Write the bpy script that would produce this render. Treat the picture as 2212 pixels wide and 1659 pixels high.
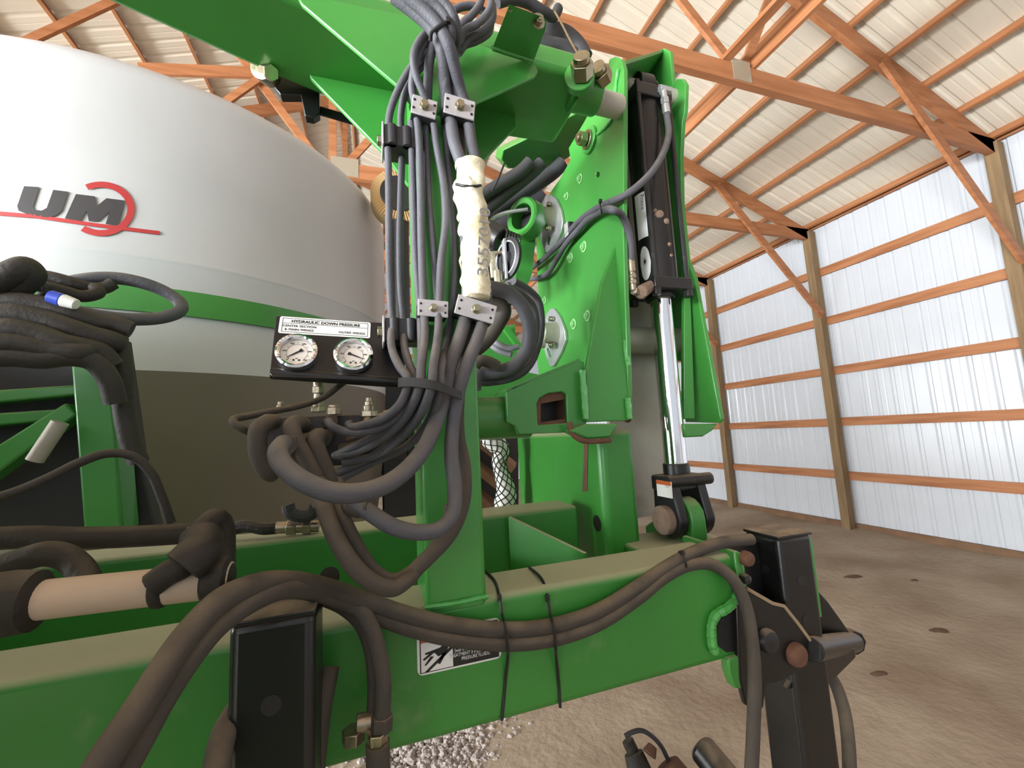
import bpy, bmesh, math, random
from mathutils import Vector, Matrix
for o in list(bpy.data.objects):
    bpy.data.objects.remove(o)
S = bpy.context.scene
COL = S.collection
# ------------------------------------------------------------------ camera
FPX, CX, CY = 904.4, 1106.0, 829.5
CAM = Vector((0, 0, 1.96))
yaw, pitch, roll = 0.32113, 0.1166, -0.05059
_f = Vector((math.sin(yaw)*math.cos(pitch), math.cos(yaw)*math.cos(pitch), math.sin(pitch)))
_r = Vector((math.cos(yaw), -math.sin(yaw), 0)); _u = _r.cross(_f)
R_ = math.cos(roll)*_r + math.sin(roll)*_u
U_ = -math.sin(roll)*_r + math.cos(roll)*_u
cd = bpy.data.cameras.new('camera'); cd.sensor_width = 36; cd.lens = 36*FPX/2212; cd.clip_start = 0.02; cd.clip_end = 300
cam = bpy.data.objects.new('camera', cd); COL.objects.link(cam)
cam.matrix_world = Matrix(((R_.x, U_.x, -_f.x, CAM.x), (R_.y, U_.y, -_f.y, CAM.y), (R_.z, U_.z, -_f.z, CAM.z), (0, 0, 0, 1)))
S.camera = cam
# ------------------------------------------------------------------ world, daylight, exposure
w = bpy.data.worlds.new('world'); S.world = w; w.use_nodes = True
bg = w.node_tree.nodes['Background']; bg.inputs[0].default_value = (0.80, 0.90, 1.0, 1); bg.inputs[1].default_value = 0.3
def area(name, loc, rot, sx, sy, power, col=(1, 1, 1)):
    l = bpy.data.lights.new(name, 'AREA'); l.shape = 'RECTANGLE'; l.size = sx; l.size_y = sy; l.energy = power; l.color = col
    o = bpy.data.objects.new(name, l); COL.objects.link(o); o.location = loc; o.rotation_euler = rot
    return o
# daylight: the long open window strip of the left wall behind the camera, the open bays further along it, the rear door
DAY = (0.94, 0.975, 1.0)
area('daylight_window_strip', (-8.5, -2.6, 2.45), (math.radians(86), 0, math.radians(-90)), 8.0, 1.9, 2300, DAY)
area('daylight_open_bays', (-8.5, 7.6, 2.35), (math.radians(82), 0, math.radians(-90)), 11.6, 4.5, 800, DAY)
area('daylight_rear_door', (-1.0, -6.9, 2.3), (math.radians(90), 0, 0), 7.0, 4.4, 25, DAY)
S.view_settings.view_transform = 'Standard'; S.view_settings.look = 'None'
S.view_settings.exposure = 0.72; S.view_settings.gamma = 1; S.view_settings.use_curve_mapping = False
try:
    S.cycles.use_denoising = True; S.cycles.max_bounces = 8; S.cycles.diffuse_bounces = 2
except Exception: pass
# ------------------------------------------------------------------ measuring helpers: sight line -> point on a world plane
def ray(px, py): return (px-CX)/FPX*R_ - (py-CY)/FPX*U_ + _f
def on(px, py, ax, v):
    d = ray(px, py); return CAM + d*((v-CAM[ax])/d[ax])
def ox(px, py, v): return on(px, py, 0, v)
def oy(px, py, v): return on(px, py, 1, v)
def oz(px, py, v): return on(px, py, 2, v)
# ------------------------------------------------------------------ mesh builder
V = Vector
class MB:
    def __init__(s): s.v = []; s.f = []
    def add(s, vs, fs):
        b = len(s.v); s.v += [V(p) for p in vs]; s.f += [tuple(i+b for i in f) for f in fs]; return s
    def box(s, c, sx, sy, sz, R=None):
        c = V(c); vs = []
        for x in (-.5, .5):
            for y in (-.5, .5):
                for z in (-.5, .5):
                    p = V((x*sx, y*sy, z*sz)); vs.append(c + (R @ p if R else p))
        return s.add(vs, [(0,1,3,2),(4,6,7,5),(0,4,5,1),(2,3,7,6),(0,2,6,4),(1,5,7,3)])
    def bb(s, a, b):
        a = V(a); b = V(b); return s.box((a+b)/2, abs(b.x-a.x), abs(b.y-a.y), abs(b.z-a.z))
    def beam(s, p0, p1, wd, ht, side=(0, 1, 0)):
        # board from p0 to p1; wd measured along `side`, ht across both
        p0 = V(p0); p1 = V(p1); d = (p1-p0).normalized(); a = V(side); a = (a-d*a.dot(d)).normalized(); b = d.cross(a)
        R = Matrix((a, d, b)).transposed()
        return s.box((p0+p1)/2, wd, (p1-p0).length, ht, R)
    def cyl(s, p0, p1, r0, r1=None, n=16, cap=True):
        p0 = V(p0); p1 = V(p1); r1 = r0 if r1 is None else r1
        d = (p1-p0).normalized(); a = d.orthogonal().normalized(); b = d.cross(a)
        vs = []
        for p, r in ((p0, r0), (p1, r1)):
            for i in range(n):
                t = 2*math.pi*i/n; vs.append(p + a*math.cos(t)*r + b*math.sin(t)*r)
        fs = [(i, (i+1) % n, n+(i+1) % n, n+i) for i in range(n)]
        if cap: fs += [tuple(range(n-1, -1, -1)), tuple(range(n, 2*n))]
        return s.add(vs, fs)
    def hexnut(s, p, d, r, h): return s.cyl(p, V(p)+V(d).normalized()*h, r, n=6)
    def lathe(s, p, d, prof, n=24, a0=0.0):
        # prof: list of (radius, distance along d)
        p = V(p); d = V(d).normalized(); a = d.orthogonal().normalized(); b = d.cross(a); vs = []; m = len(prof)
        for r, h in prof:
            for i in range(n):
                t = a0+2*math.pi*i/n; vs.append(p + d*h + (a*math.cos(t)+b*math.sin(t))*max(r, 1e-5))
        fs = []
        for k in range(m-1):
            for i in range(n):
                j = (i+1) % n; fs.append((k*n+i, k*n+j, (k+1)*n+j, (k+1)*n+i))
        return s.add(vs, fs)
    def torus(s, p, d, R, r, n=28, m=10):
        p = V(p); d = V(d).normalized(); a = d.orthogonal().normalized(); b = d.cross(a); vs = []; fs = []
        for i in range(n):
            t = 2*math.pi*i/n; e = a*math.cos(t)+b*math.sin(t)
            for k in range(m):
                q = 2*math.pi*k/m; vs.append(p + e*(R+r*math.cos(q)) + d*r*math.sin(q))
        for i in range(n):
            for k in range(m):
                i2 = (i+1) % n; k2 = (k+1) % m; fs.append((i*m+k, i2*m+k, i2*m+k2, i*m+k2))
        return s.add(vs, fs)
    def prism(s, poly, off, holes=()):
        # planar outline (world points) extruded by off; holes = further closed outlines
        off = V(off); bm = bmesh.new(); loops = [list(map(V, poly))] + [list(map(V, h)) for h in holes]; es = []
        for lp in loops:
            vv = [bm.verts.new(p) for p in lp]
            for i in range(len(vv)): es.append(bm.edges.new((vv[i], vv[(i+1) % len(vv)])))
        if len(loops) == 1:
            bm.faces.new(bm.verts[:])
        else:
            bmesh.ops.triangle_fill(bm, use_beauty=True, edges=es)
        g = bmesh.ops.extrude_face_region(bm, geom=bm.faces[:])
        bmesh.ops.translate(bm, vec=off, verts=[e for e in g['geom'] if isinstance(e, bmesh.types.BMVert)])
        bmesh.ops.recalc_face_normals(bm, faces=bm.faces)
        bm.verts.index_update()
        s.add([v.co.copy() for v in bm.verts], [tuple(v.index for v in f.verts) for f in bm.faces]); bm.free(); return s
    def tube(s, pts, r, n=10, sub=6, closed=False, cap=True, rfun=None):
        P = spline(pts, sub, closed); N = len(P); vs = []; fs = []
        T = [(P[(i+1) % N if closed else min(i+1, N-1)]-P[(i-1) % N if closed else max(i-1, 0)]).normalized() for i in range(N)]
        a = T[0].orthogonal().normalized()
        for i in range(N):
            a = (a - T[i]*a.dot(T[i]))
            a = a.normalized() if a.length > 1e-6 else T[i].orthogonal().normalized()
            b = T[i].cross(a); rr = rfun(i/(N-1)) if rfun else r
            for k in range(n):
                t = 2*math.pi*k/n; vs.append(P[i] + a*math.cos(t)*rr + b*math.sin(t)*rr)
        for i in range(N if closed else N-1):
            i2 = (i+1) % N
            for k in range(n):
                k2 = (k+1) % n; fs.append((i*n+k, i*n+k2, i2*n+k2, i2*n+k))
        if cap and not closed: fs += [tuple(range(n-1, -1, -1)), tuple((N-1)*n+k for k in range(n))]
        return s.add(vs, fs)
def spline(pts, sub=6, closed=False):
    pts = [V(p) for p in pts]; n = len(pts)
    if n < 3 and not closed: 
        return [pts[0].lerp(pts[1], i/4) for i in range(5)]
    out = []
    for i in range(n if closed else n-1):
        p1 = pts[i]; p2 = pts[(i+1) % n]
        p0 = pts[(i-1) % n] if (closed or i > 0) else p1*2-p2
        p3 = pts[(i+2) % n] if (closed or i+2 < n) else p2*2-p1
        # centripetal Catmull-Rom
        d1 = max((p1-p0).length, 1e-6)**.5; d2 = max((p2-p1).length, 1e-6)**.5; d3 = max((p3-p2).length, 1e-6)**.5
        m1 = (p1-p0)/d1*d2*0 + ((p1-p0)/d1 - (p2-p0)/(d1+d2) + (p2-p1)/d2)*d2
        m2 = ((p2-p1)/d2 - (p3-p1)/(d2+d3) + (p3-p2)/d3)*d2
        for k in range(sub):
            t = k/sub; t2 = t*t; t3 = t2*t
            out.append(p1*(2*t3-3*t2+1) + m1*(t3-2*t2+t) + p2*(-2*t3+3*t2) + m2*(t3-t2))
    if not closed: out.append(pts[-1])
    return out
# ------------------------------------------------------------------ objects
def link(o, parent=None):
    COL.objects.link(o)
    if parent is not None: o.parent = parent
    return o
def wloc(o):
    p = V((0, 0, 0))
    while o is not None: p += o.location; o = o.parent
    return p
def obj(name, mb, m, parent=None, bev=0.0, smooth=35, seg=2, kind=None, label=None):
    me = bpy.data.meshes.new(name)
    c = V((0, 0, 0))
    if mb.v:
        lo = V((min(p.x for p in mb.v), min(p.y for p in mb.v), min(p.z for p in mb.v)))
        hi = V((max(p.x for p in mb.v), max(p.y for p in mb.v), max(p.z for p in mb.v))); c = (lo+hi)/2
    me.from_pydata([p-c for p in mb.v], [], mb.f)
    bm = bmesh.new(); bm.from_mesh(me); bmesh.ops.recalc_face_normals(bm, faces=bm.faces); bm.to_mesh(me); bm.free()
    if smooth:
        me.shade_smooth(); me.set_sharp_from_angle(angle=math.radians(smooth))
    me.materials.append(m)
    o = bpy.data.objects.new(name, me); o.location = c - (wloc(parent) if parent else V((0, 0, 0))); link(o, parent)
    if bev:
        b = o.modifiers.new('bevel', 'BEVEL'); b.width = bev; b.segments = seg; b.limit_method = 'ANGLE'; b.angle_limit = math.radians(40); b.harden_normals = False
    if kind: o['kind'] = kind
    if label: o['label'] = label
    return o
def tag(o, label, cat, group=None):
    o['label'] = label; o['category'] = cat
    if group: o['group'] = group
    return o
def thing(name, loc, label, cat, group=None):
    o = bpy.data.objects.new(name, None); o.empty_display_size = .05; link(o); o.location = loc
    return tag(o, label, cat, group)
def holder(name, loc=(0, 0, 0), parent=None, kind=None):
    o = bpy.data.objects.new(name, None); o.empty_display_size = .1; link(o, parent); o.location = V(loc) - (wloc(parent) if parent else V((0, 0, 0)))
    if kind: o['kind'] = kind
    return o
def dup(o, d, parent=None):
    # copy of a mesh part moved by d (shares mesh data)
    c = o.copy(); COL.objects.link(c); c.parent = parent if parent is not None else o.parent; c.location = o.location + V(d); return c
def text(name, s, m, parent, o0, u, v, size, ext=.0003, align='LEFT', bold=0.0, sx=1.0, shear=0.0):
    cu = bpy.data.curves.new(name, 'FONT'); cu.body = s; cu.size = size; cu.align_x = align; cu.extrude = ext; cu.offset = bold; cu.resolution_u = 3; cu.shear = shear
    t = bpy.data.objects.new(name, cu); COL.objects.link(t)
    bpy.context.view_layer.update()
    me = bpy.data.meshes.new_from_object(t.evaluated_get(bpy.context.evaluated_depsgraph_get()))
    bpy.data.objects.remove(t)
    u = V(u).normalized(); v = V(v); v = (v-u*v.dot(u)).normalized(); nn = u.cross(v); o0 = V(o0)
    mb = MB(); mb.add([o0 + u*p.co.x*sx + v*p.co.y + nn*p.co.z for p in me.vertices], [tuple(f.vertices) for f in me.polygons])
    bpy.data.meshes.remove(me)
    return obj(name, mb, m, parent, smooth=0)
# ------------------------------------------------------------------ materials
def lin(c): return tuple(((x/255)/12.92 if x/255 <= .04045 else ((x/255+.055)/1.055)**2.4) for x in c)
def mat(name, rgb, rough=.5, metal=0.0, var=0.0, vscale=8.0, bump=0.0, bscale=60.0, dust=0.0, dustcol=(150, 135, 112), spec=.5, stretch=None, dark=None, dirt=0.0, dirtcol=(120, 100, 78), dscale=14.0, coat=0.0, dlo=.55, dnoise=25, dn0=.2):
    m = bpy.data.materials.new(name); m.use_nodes = True; nt = m.node_tree; N = nt.nodes; L = nt.links
    b = N['Principled BSDF']; b.inputs['Roughness'].default_value = rough; b.inputs['Metallic'].default_value = metal
    b.inputs['Specular IOR Level'].default_value = spec
    if coat: b.inputs['Coat Weight'].default_value = coat; b.inputs['Coat Roughness'].default_value = .12
    base = lin(rgb)+(1,); b.inputs['Base Color'].default_value = base
    tc = N.new('ShaderNodeTexCoord'); mp = N.new('ShaderNodeMapping'); L.new(tc.outputs['Object'], mp.inputs[0])
    if stretch: mp.inputs['Scale'].default_value = stretch
    col = None
    def noise(sc, det=4, src=mp):
        n = N.new('ShaderNodeTexNoise'); n.inputs['Scale'].default_value = sc; n.inputs['Detail'].default_value = det; L.new(src.outputs[0], n.inputs['Vector']); return n.outputs['Fac']
    def ramp(f, a, c):
        r = N.new('ShaderNodeMapRange'); r.inputs['From Min'].default_value = a; r.inputs['From Max'].default_value = c; L.new(f, r.inputs['Value']); return r.outputs['Result']
    def mix(fac, A, B):
        x = N.new('ShaderNodeMix'); x.data_type = 'RGBA'; L.new(fac, x.inputs[0])
        for s_, q in ((6, A), (7, B)):
            if isinstance(q, tuple): x.inputs[s_].default_value = q
            else: L.new(q, x.inputs[s_])
        return x.outputs[2]
    col = base
    if var:
        d = lin(dark)+(1,) if dark else tuple(x*(1-var) for x in base[:3])+(1,)
        col = mix(ramp(noise(vscale), .35, .68), base, d)
    if dirt:
        f = ramp(noise(dscale, 6), .5+.3*(1-dirt)*.6, .78)
        mm = N.new('ShaderNodeMath'); mm.operation = 'MULTIPLY'; mm.inputs[1].default_value = min(1, dirt*1.2); L.new(f, mm.inputs[0])
        col = mix(mm.outputs[0], col, lin(dirtcol)+(1,))
    if dust:
        g = N.new('ShaderNodeNewGeometry'); sx = N.new('ShaderNodeSeparateXYZ'); L.new(g.outputs['Normal'], sx.inputs[0])
        f = ramp(sx.outputs['Z'], dlo, 1.0)
        n = ramp(noise(dnoise, 3), dn0, dn0+.4)
        mm = N.new('ShaderNodeMath'); mm.operation = 'MULTIPLY'; L.new(f, mm.inputs[0]); L.new(n, mm.inputs[1])
        m2 = N.new('ShaderNodeMath'); m2.operation = 'MULTIPLY'; m2.inputs[1].default_value = dust; L.new(mm.outputs[0], m2.inputs[0])
        col = mix(m2.outputs[0], col, lin(dustcol)+(1,))
        rr = N.new('ShaderNodeMix'); rr.data_type = 'FLOAT'; L.new(m2.outputs[0], rr.inputs[0]); rr.inputs[2].default_value = rough; rr.inputs[3].default_value = .95
        L.new(rr.outputs[0], b.inputs['Roughness'])
    if not isinstance(col, tuple): L.new(col, b.inputs['Base Color'])
    if bump:
        bp = N.new('ShaderNodeBump'); bp.inputs['Strength'].default_value = bump; bp.inputs['Distance'].default_value = .01
        L.new(noise(bscale, 5), bp.inputs['Height']); L.new(bp.outputs[0], b.inputs['Normal'])
    return m
GREEN = mat('green_paint', (62, 141, 58), .38, var=.14, vscale=4, bump=.03, bscale=25, dust=.75, dustcol=(176, 172, 140), coat=.25, dlo=.6)
GREEND = mat('green_paint_dusty', (54, 136, 50), .42, var=.15, vscale=4, bump=.05, bscale=30, dust=.95, dustcol=(176, 172, 142), dirt=.25, dirtcol=(140, 160, 120), coat=.15, dlo=.25, dn0=-.15, dnoise=12)
WELD = mat('weld_bead', (74, 164, 76), .22, bump=.5, bscale=90, coat=.6)
BLACK = mat('black_paint', (20, 20, 21), .33, var=.2, vscale=12, bump=.04, bscale=60, dust=.92, dustcol=(160, 142, 118), dirt=.05, dirtcol=(90, 82, 72))
BLACKM = mat('black_muddy_paint', (28, 28, 29), .42, var=.2, vscale=12, bump=.06, bscale=60, dust=.85, dirt=.32, dirtcol=(128, 114, 98), dscale=22)
HOSE = mat('rubber_hose', (82, 82, 89), .62, var=.2, vscale=30, bump=.15, bscale=260, dust=.5, dustcol=(150, 138, 120), dirt=.15, dirtcol=(104, 98, 92), dscale=30, dlo=.0)
HOSED = mat('dusty_rubber_hose', (70, 64, 58), .75, var=.2, vscale=30, bump=.12, bscale=260, dust=.75, dustcol=(134, 118, 96), dlo=.0)
PLAST = mat('black_plastic', (38, 38, 42), .5, bump=.05, bscale=120, dust=.3)
TIE = mat('cable_tie_black', (24, 24, 25), .45)
ZINC = mat('zinc_plated_steel', (172, 166, 140), .32, 1.0, var=.25, vscale=20, bump=.05, bscale=120)
GALV = mat('galvanised_steel', (196, 200, 202), .38, .7, var=.25, vscale=18, bump=.08, bscale=90)
PLATE = mat('clamp_cover_steel', (178, 174, 176), .5, .35, var=.12, vscale=20, bump=.06, bscale=120)
BEARG = mat('bearing_housing_grey', (150, 154, 134), .5, .2, var=.2, vscale=15, dirt=.3, dirtcol=(140, 120, 92))
CHROME = mat('chrome_rod', (225, 225, 228), .08, 1.0)
FIT = mat('fitting_steel', (180, 168, 146), .35, .85, var=.35, vscale=40, bump=.1, bscale=160)
RUST = mat('rusty_steel', (112, 78, 60), .8, .1, var=.35, vscale=25, bump=.3, bscale=90)
STEELD = mat('worn_bare_steel', (184, 180, 166), .55, .1, var=.25, vscale=7, bump=.08, bscale=60, dirt=.5, dirtcol=(122, 96, 72), dscale=8)
MUD = mat('dried_mud', (140, 118, 102), .95, var=.25, vscale=30, bump=.6, bscale=90)
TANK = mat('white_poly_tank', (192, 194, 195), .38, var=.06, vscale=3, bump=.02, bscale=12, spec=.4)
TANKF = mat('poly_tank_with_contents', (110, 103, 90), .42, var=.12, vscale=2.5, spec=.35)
WHITE = mat('white_vinyl', (236, 236, 232), .4)
INK = mat('black_print', (22, 22, 24), .5)
LOGOB = mat('charcoal_logo_print', (58, 56, 58), .5)
LOGOR = mat('red_logo_print', (178, 52, 52), .5)
ORANGE = mat('orange_print', (196, 92, 40), .5)
DIAL = mat('gauge_dial', (232, 224, 214), .5)
INKG = mat('grey_print', (110, 106, 104), .5)
SLEEVE = mat('cream_fabric_sleeve', (238, 230, 204), .8, var=.12, vscale=18, dark=(190, 176, 138), bump=.8, bscale=30)
WOOD = mat('framing_lumber', (180, 122, 80), .62, var=.3, vscale=3, stretch=(6, .5, 6), bump=.08, bscale=40, dark=(152, 96, 58))
WOODX = mat('truss_lumber', (176, 117, 76), .62, var=.3, vscale=3, stretch=(.5, 6, 6), bump=.08, bscale=40, dark=(152, 96, 58))
BOLTG = mat('painted_bolt', (130, 190, 122), .3, coat=.5)
POSTW = mat('treated_post', (142, 116, 82), .75, var=.3, vscale=3, stretch=(8, 8, .6), bump=.15, bscale=40)
SPLASH = mat('splash_board', (128, 98, 72), .8, var=.3, vscale=4, bump=.1)
NAILP = mat('nail_plate', (176, 168, 150), .45, .5)
WALLM = mat('white_metal_siding', (208, 213, 219), .2, 0.0, var=.04, vscale=2, bump=.012, bscale=3, spec=.6)
ROOFM = mat('white_metal_roofing', (224, 214, 196), .34, 0.0, var=.05, vscale=2, spec=.5)
DIRTM = mat('dirt_floor', (166, 151, 131), .95, var=.35, vscale=1.3, dark=(138, 120, 100), bump=1.0, bscale=15, dirt=.3, dirtcol=(112, 92, 74), dscale=2.2)
DEBRIS = mat('pale_crumbly_debris', (176, 164, 156), .9, var=.5, vscale=30, bump=.5, bscale=60)
CLOD = mat('dark_clod', (96, 74, 56), .95, var=.3, vscale=40, bump=.5)
GROUND = mat('gravel_yard', (160, 152, 140), .95, var=.2, vscale=3)
PVC = mat('dusty_pipe', (190, 168, 146), .6, var=.1, vscale=10, bump=.03)
TAPE = mat('black_tape', (38, 34, 28), .7, bump=.4, bscale=60, dust=.3)
FILTERP = mat('pleated_paper', (226, 190, 138), .7)
RUBBER = mat('dark_rubber', (52, 52, 54), .7, bump=.1)
HOSEK = mat('black_heaped_hose', (50, 47, 43), .65, var=.25, vscale=20, bump=.15, bscale=160, dust=.45, dustcol=(112, 100, 80), dlo=.2)
HOSEG = mat('light_grey_hose', (128, 130, 136), .6, bump=.1, bscale=200)
ROPE = mat('twine', (104, 84, 56), .9, bump=.3, bscale=200)
BLUE = mat('blue_cap', (60, 84, 190), .35)
# ------------------------------------------------------------------ the shed
WX, Y0, Y1, LX, RX, SL, ZE = 7.7, -7.0, 17.4, -8.6, -.45, .375, 5.31
ZR = ZE+(WX-RX)*SL
def topz(x): return ZE + ((WX-x) if x > RX else (x-(2*RX-WX)))*SL
g = MB(); nx, ny = 70, 90
def fl(x, y):
    s = .016*math.sin(x*1.9+math.sin(y*1.3)*2)+.012*math.sin(y*2.7+x*.8)+.006*math.sin(x*7+y*5)
    return s+ (.10*max(0, (x-6.7))**1.3)
for i in range(nx+1):
    for j in range(ny+1):
        x = LX+(WX+.1-LX)*i/nx; y = Y0+(Y1-Y0)*j/ny; g.v.append(V((x, y, fl(x, y)-.02)))
for i in range(nx):
    for j in range(ny):
        a = i*(ny+1)+j; g.f.append((a, a+ny+1, a+ny+2, a+1))
obj('floor', g, DIRTM, kind='structure', smooth=180)
obj('ground', MB().bb((-60, -50, -.35), (LX, 60, -.1)).bb((LX, -50, -.35), (30, Y0-.01, -.1)), GROUND, kind='structure')
wall = holder('wall_right', (WX, 5, 0), kind='structure')
ceil = holder('ceiling', (0, 5, 6), kind='structure')
# ribbed siding sheets
def sheet_profile(n=4, pitch=.2286, d=.017):
    p = [(0, 0)]
    for k in range(n):
        c = (k+.5)*pitch
        p += [(c-.035, 0), (c-.016, d), (c+.016, d), (c+.035, 0)]
        if k < n-1: p += [((k+1)*pitch-.012, 0), ((k+1)*pitch-.006, .003), ((k+1)*pitch+.006, .003), ((k+1)*pitch+.012, 0)]
    p.append((n*pitch, 0)); return p
PR = sheet_profile()
def sheet(name, m, parent, org, along, out, up, h):
    org, along, out, up = V(org), V(along), V(out), V(up); mb = MB(); n = len(PR)
    for q in (0, h):
        for a, d in PR: mb.v.append(org+along*a+out*d+up*q)
    for i in range(n-1): mb.f.append((i, i+1, n+i+1, n+i))
    return obj(name, mb, m, parent, smooth=0)
NP = int((Y1-Y0)/.9144)+1
s0 = sheet('wall_panel', WALLM, wall, (WX, Y0, .0), (0, 1, 0), (1, 0, 0), (0, 0, 1), ZE+.12)
for k in range(1, NP): dup(s0, (0, .9144*k, 0))
nR = V((-SL, 0, -1)).normalized(); L0 = (WX-RX+.1)/math.cos(math.atan(SL))
upR = V((-1, 0, SL)).normalized(); upL = V((1, 0, SL)).normalized()
r0 = sheet('roof_panel', ROOFM, ceil, (WX+.1, Y0, ZE+.095-.1*SL), (0, 1, 0), (SL*.9, 0, .9), upR, L0)
r1 = sheet('roof_panel', ROOFM, ceil, (2*RX-WX-.1, Y0, ZE+.095-.1*SL), (0, 1, 0), (-SL*.9, 0, .9), upL, L0)
for k in range(1, NP): dup(r0, (0, .9144*k, 0)); dup(r1, (0, .9144*k, 0))
# purlins on edge, 0.6 m apart down each slope
for sgn in (1, -1):
    for k in range(14):
        x = RX + sgn*(.18+.6*k) if k else RX+sgn*.12
        if abs(x-RX) > WX-RX: break
        p = V((x, 0, topz(x)+.045)); a = V((p.x, Y0, p.z)); b = V((p.x, Y1, p.z))
        obj('purlin', MB().beam(a, b, .038, .089, side=(1, 0, -SL*sgn)), WOOD, ceil, smooth=0)
# posts, girts, eave board, splash board
PY = [2.77+2.43*k for k in range(-4, 7)]
p0 = obj('post', MB().bb((WX-.19, PY[0]-.07, -.05), (WX-.05, PY[0]+.07, ZE+.02)), POSTW, wall, bev=.004, seg=1)
for k in range(1, len(PY)): dup(p0, (0, PY[k]-PY[0], 0))
gz = [.89, 1.80, 2.69, 3.585, 4.486]
random.seed(4)
for y in [PY[0]-2.43]+PY:
    a, b = max(y+.0, Y0), min(y+2.43, Y1)
    for z in gz:
        zz = z+random.uniform(-.008, .008)
        obj('girt', MB().bb((WX-.052, a, zz), (WX-.014, b-.004, zz+.14)), WOOD, wall, smooth=0)
    obj('eave_board', MB().bb((WX-.07, a, ZE+.06), (WX-.03, b-.004, ZE+.34-.1)), WOOD, wall, smooth=0)
    obj('splash_board', MB().bb((WX-.05, a, -.02), (WX-.012, b-.004, .17)), SPLASH, wall, smooth=0)
# trusses
def truss(y, extra=False):
    t = holder('truss', (RX, y, ZE), ceil); hy = .02
    def board(nm, p, q, h, w_=.038, dy=0, m=WOODX):
        obj(nm, MB().beam((p[0], y+dy, p[1]), (q[0], y+dy, q[1]), w_, h, side=(0, 1, 0)), m, t, smooth=0)
    xl = 2*RX-WX
    board('top_chord', (WX-.02, topz(WX-.02)-.10), (RX, ZR-.10), .19, .07)
    board('top_chord', (xl+.02, topz(xl+.02)-.10), (RX, ZR-.10), .19, .07)
    board('bottom_chord', (WX-.06, 5.28), (xl+.06, 5.28), .19, .07)
    for sx in (1, -1):
        f = lambda x: RX+sx*(x-RX)
        board('web', (f(3.36), 5.36), (f(1.24), 7.46), .089)
        board('web', (f(3.46), 5.36), (f(4.05), 6.5), .089)
        board('web', (f(-.3), 5.36), (f(1.2), 7.46), .089)
        obj('nail_plate', MB().bb((f(3.4)-.11, y-.041, 5.2), (f(3.4)+.11, y+.041, 5.42)), NAILP, t, smooth=0)
    board('web', (RX, 5.36), (RX, ZR-.2), .089)
    obj('nail_plate', MB().bb((RX-.02, y-.041, 5.2), (RX+.3, y+.041, 5.44)), NAILP, t, smooth=0)
    for sx in (1, -1):
        xa, xb = sorted((RX+sx*(WX-.62-RX), RX+sx*(WX-.025-RX)))
        obj('heel_block', MB().bb((xa, y-.033, 5.19), (xb, y+.033, topz(WX-.03)-.02)), WOODX, t, smooth=0)
    if y < 12: 
        obj('knee_brace', MB().beam((5.5, y-.07, 5.92), (7.56, y-.07, 3.74), .04, .13, side=(0, 1, 0)), WOODX, t, smooth=0)
    if extra:
        board('sway_brace', (-2.4, 6.12), (-1.25, 6.35), .13, dy=-.05); board('sway_brace', (-1.75, 5.7), (-1.2, 6.32), .08, dy=-.06)
for k, y in enumerate(PY): truss(y, abs(y-5.2) < .1)
for x in (3.58, 2*RX-3.58): obj('lateral_brace', MB().bb((x-.02, Y0, 5.385), (x+.02, Y1, 5.52)), WOOD, ceil, smooth=0)
obj('lateral_brace', MB().bb((3.2, 1.5, 5.40), (3.29, 2.95, 5.44)), WOOD, ceil, smooth=0)
# other walls
def gable(nm, y, hole=None):
    xl = 2*RX-WX
    pts = [(xl, y, -.1), (WX, y, -.1), (WX, y, ZE+.1), (RX, y, ZR+.1), (xl, y, ZE+.1)]
    hs = [[(hole[0], y, hole[2]), (hole[1], y, hole[2]), (hole[1], y, hole[3]), (hole[0], y, hole[3])]] if hole else []
    obj(nm, MB().prism(pts, (0, .03, 0), hs), WALLM, kind='structure', smooth=0)
gable('wall_far', Y1+.02); gable('wall_back', Y0-.05, (-4.6, 2.6, -.05, 4.6))
xl = 2*RX-WX
wl = MB().bb((xl-.03, Y0, 4.7), (xl, Y1, ZE+.12)).bb((xl-.03, Y0, -.1), (xl, 1.6, 1.45)).bb((xl-.03, Y0, 3.42), (xl, 1.6, 4.7)).bb((xl-.03, 13.6, -.1), (xl, Y1, 4.7)).bb((xl-.03, Y0, 1.45), (xl, -6.65, 3.42))
obj('wall_left', wl, WALLM, kind='structure', smooth=0)
# ------------------------------------------------------------------ planter frame (beam, mast, rear beam, brackets)
YB = .65
fr = thing('planter_frame', (.1, .7, 1.54), 'green welded implement frame with dusty front beam and upright mast', 'machine frame')
obj('front_beam', MB().bb((-1.5, YB, 1.536), (.665, .765, 1.715)), GREEND, fr, bev=.012, seg=4)
obj('mast_post', MB().bb((.068, YB, 1.70), (.159, .78, 2.645)), GREEN, fr, bev=.007, seg=3)
obj('rear_beam', MB().bb((-1.6, .95, 1.60), (.47, 1.06, 1.777)), GREEND, fr, bev=.010, seg=3)
random.seed(7)
def weld(pts, r=.004, parent=None, lumps=True):
    P_ = spline(pts, 10); N = len(P_)
    rr = [r*random.uniform(.88, 1.12) for _ in range(N)]
    mb = MB(); mb.tube(P_, r, n=8, sub=1, rfun=lambda t: rr[min(N-1, int(t*(N-1)))])
    return obj('weld_bead', mb, WELD, parent or fr)
weld([(.066, YB-.001, 1.717), (.11, YB-.003, 1.716), (.160, YB-.001, 1.717)], .004)
weld([(.066, YB+.0, 2.50), (.066, YB, 2.56), (.066, YB, 2.66)], .005)
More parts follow.
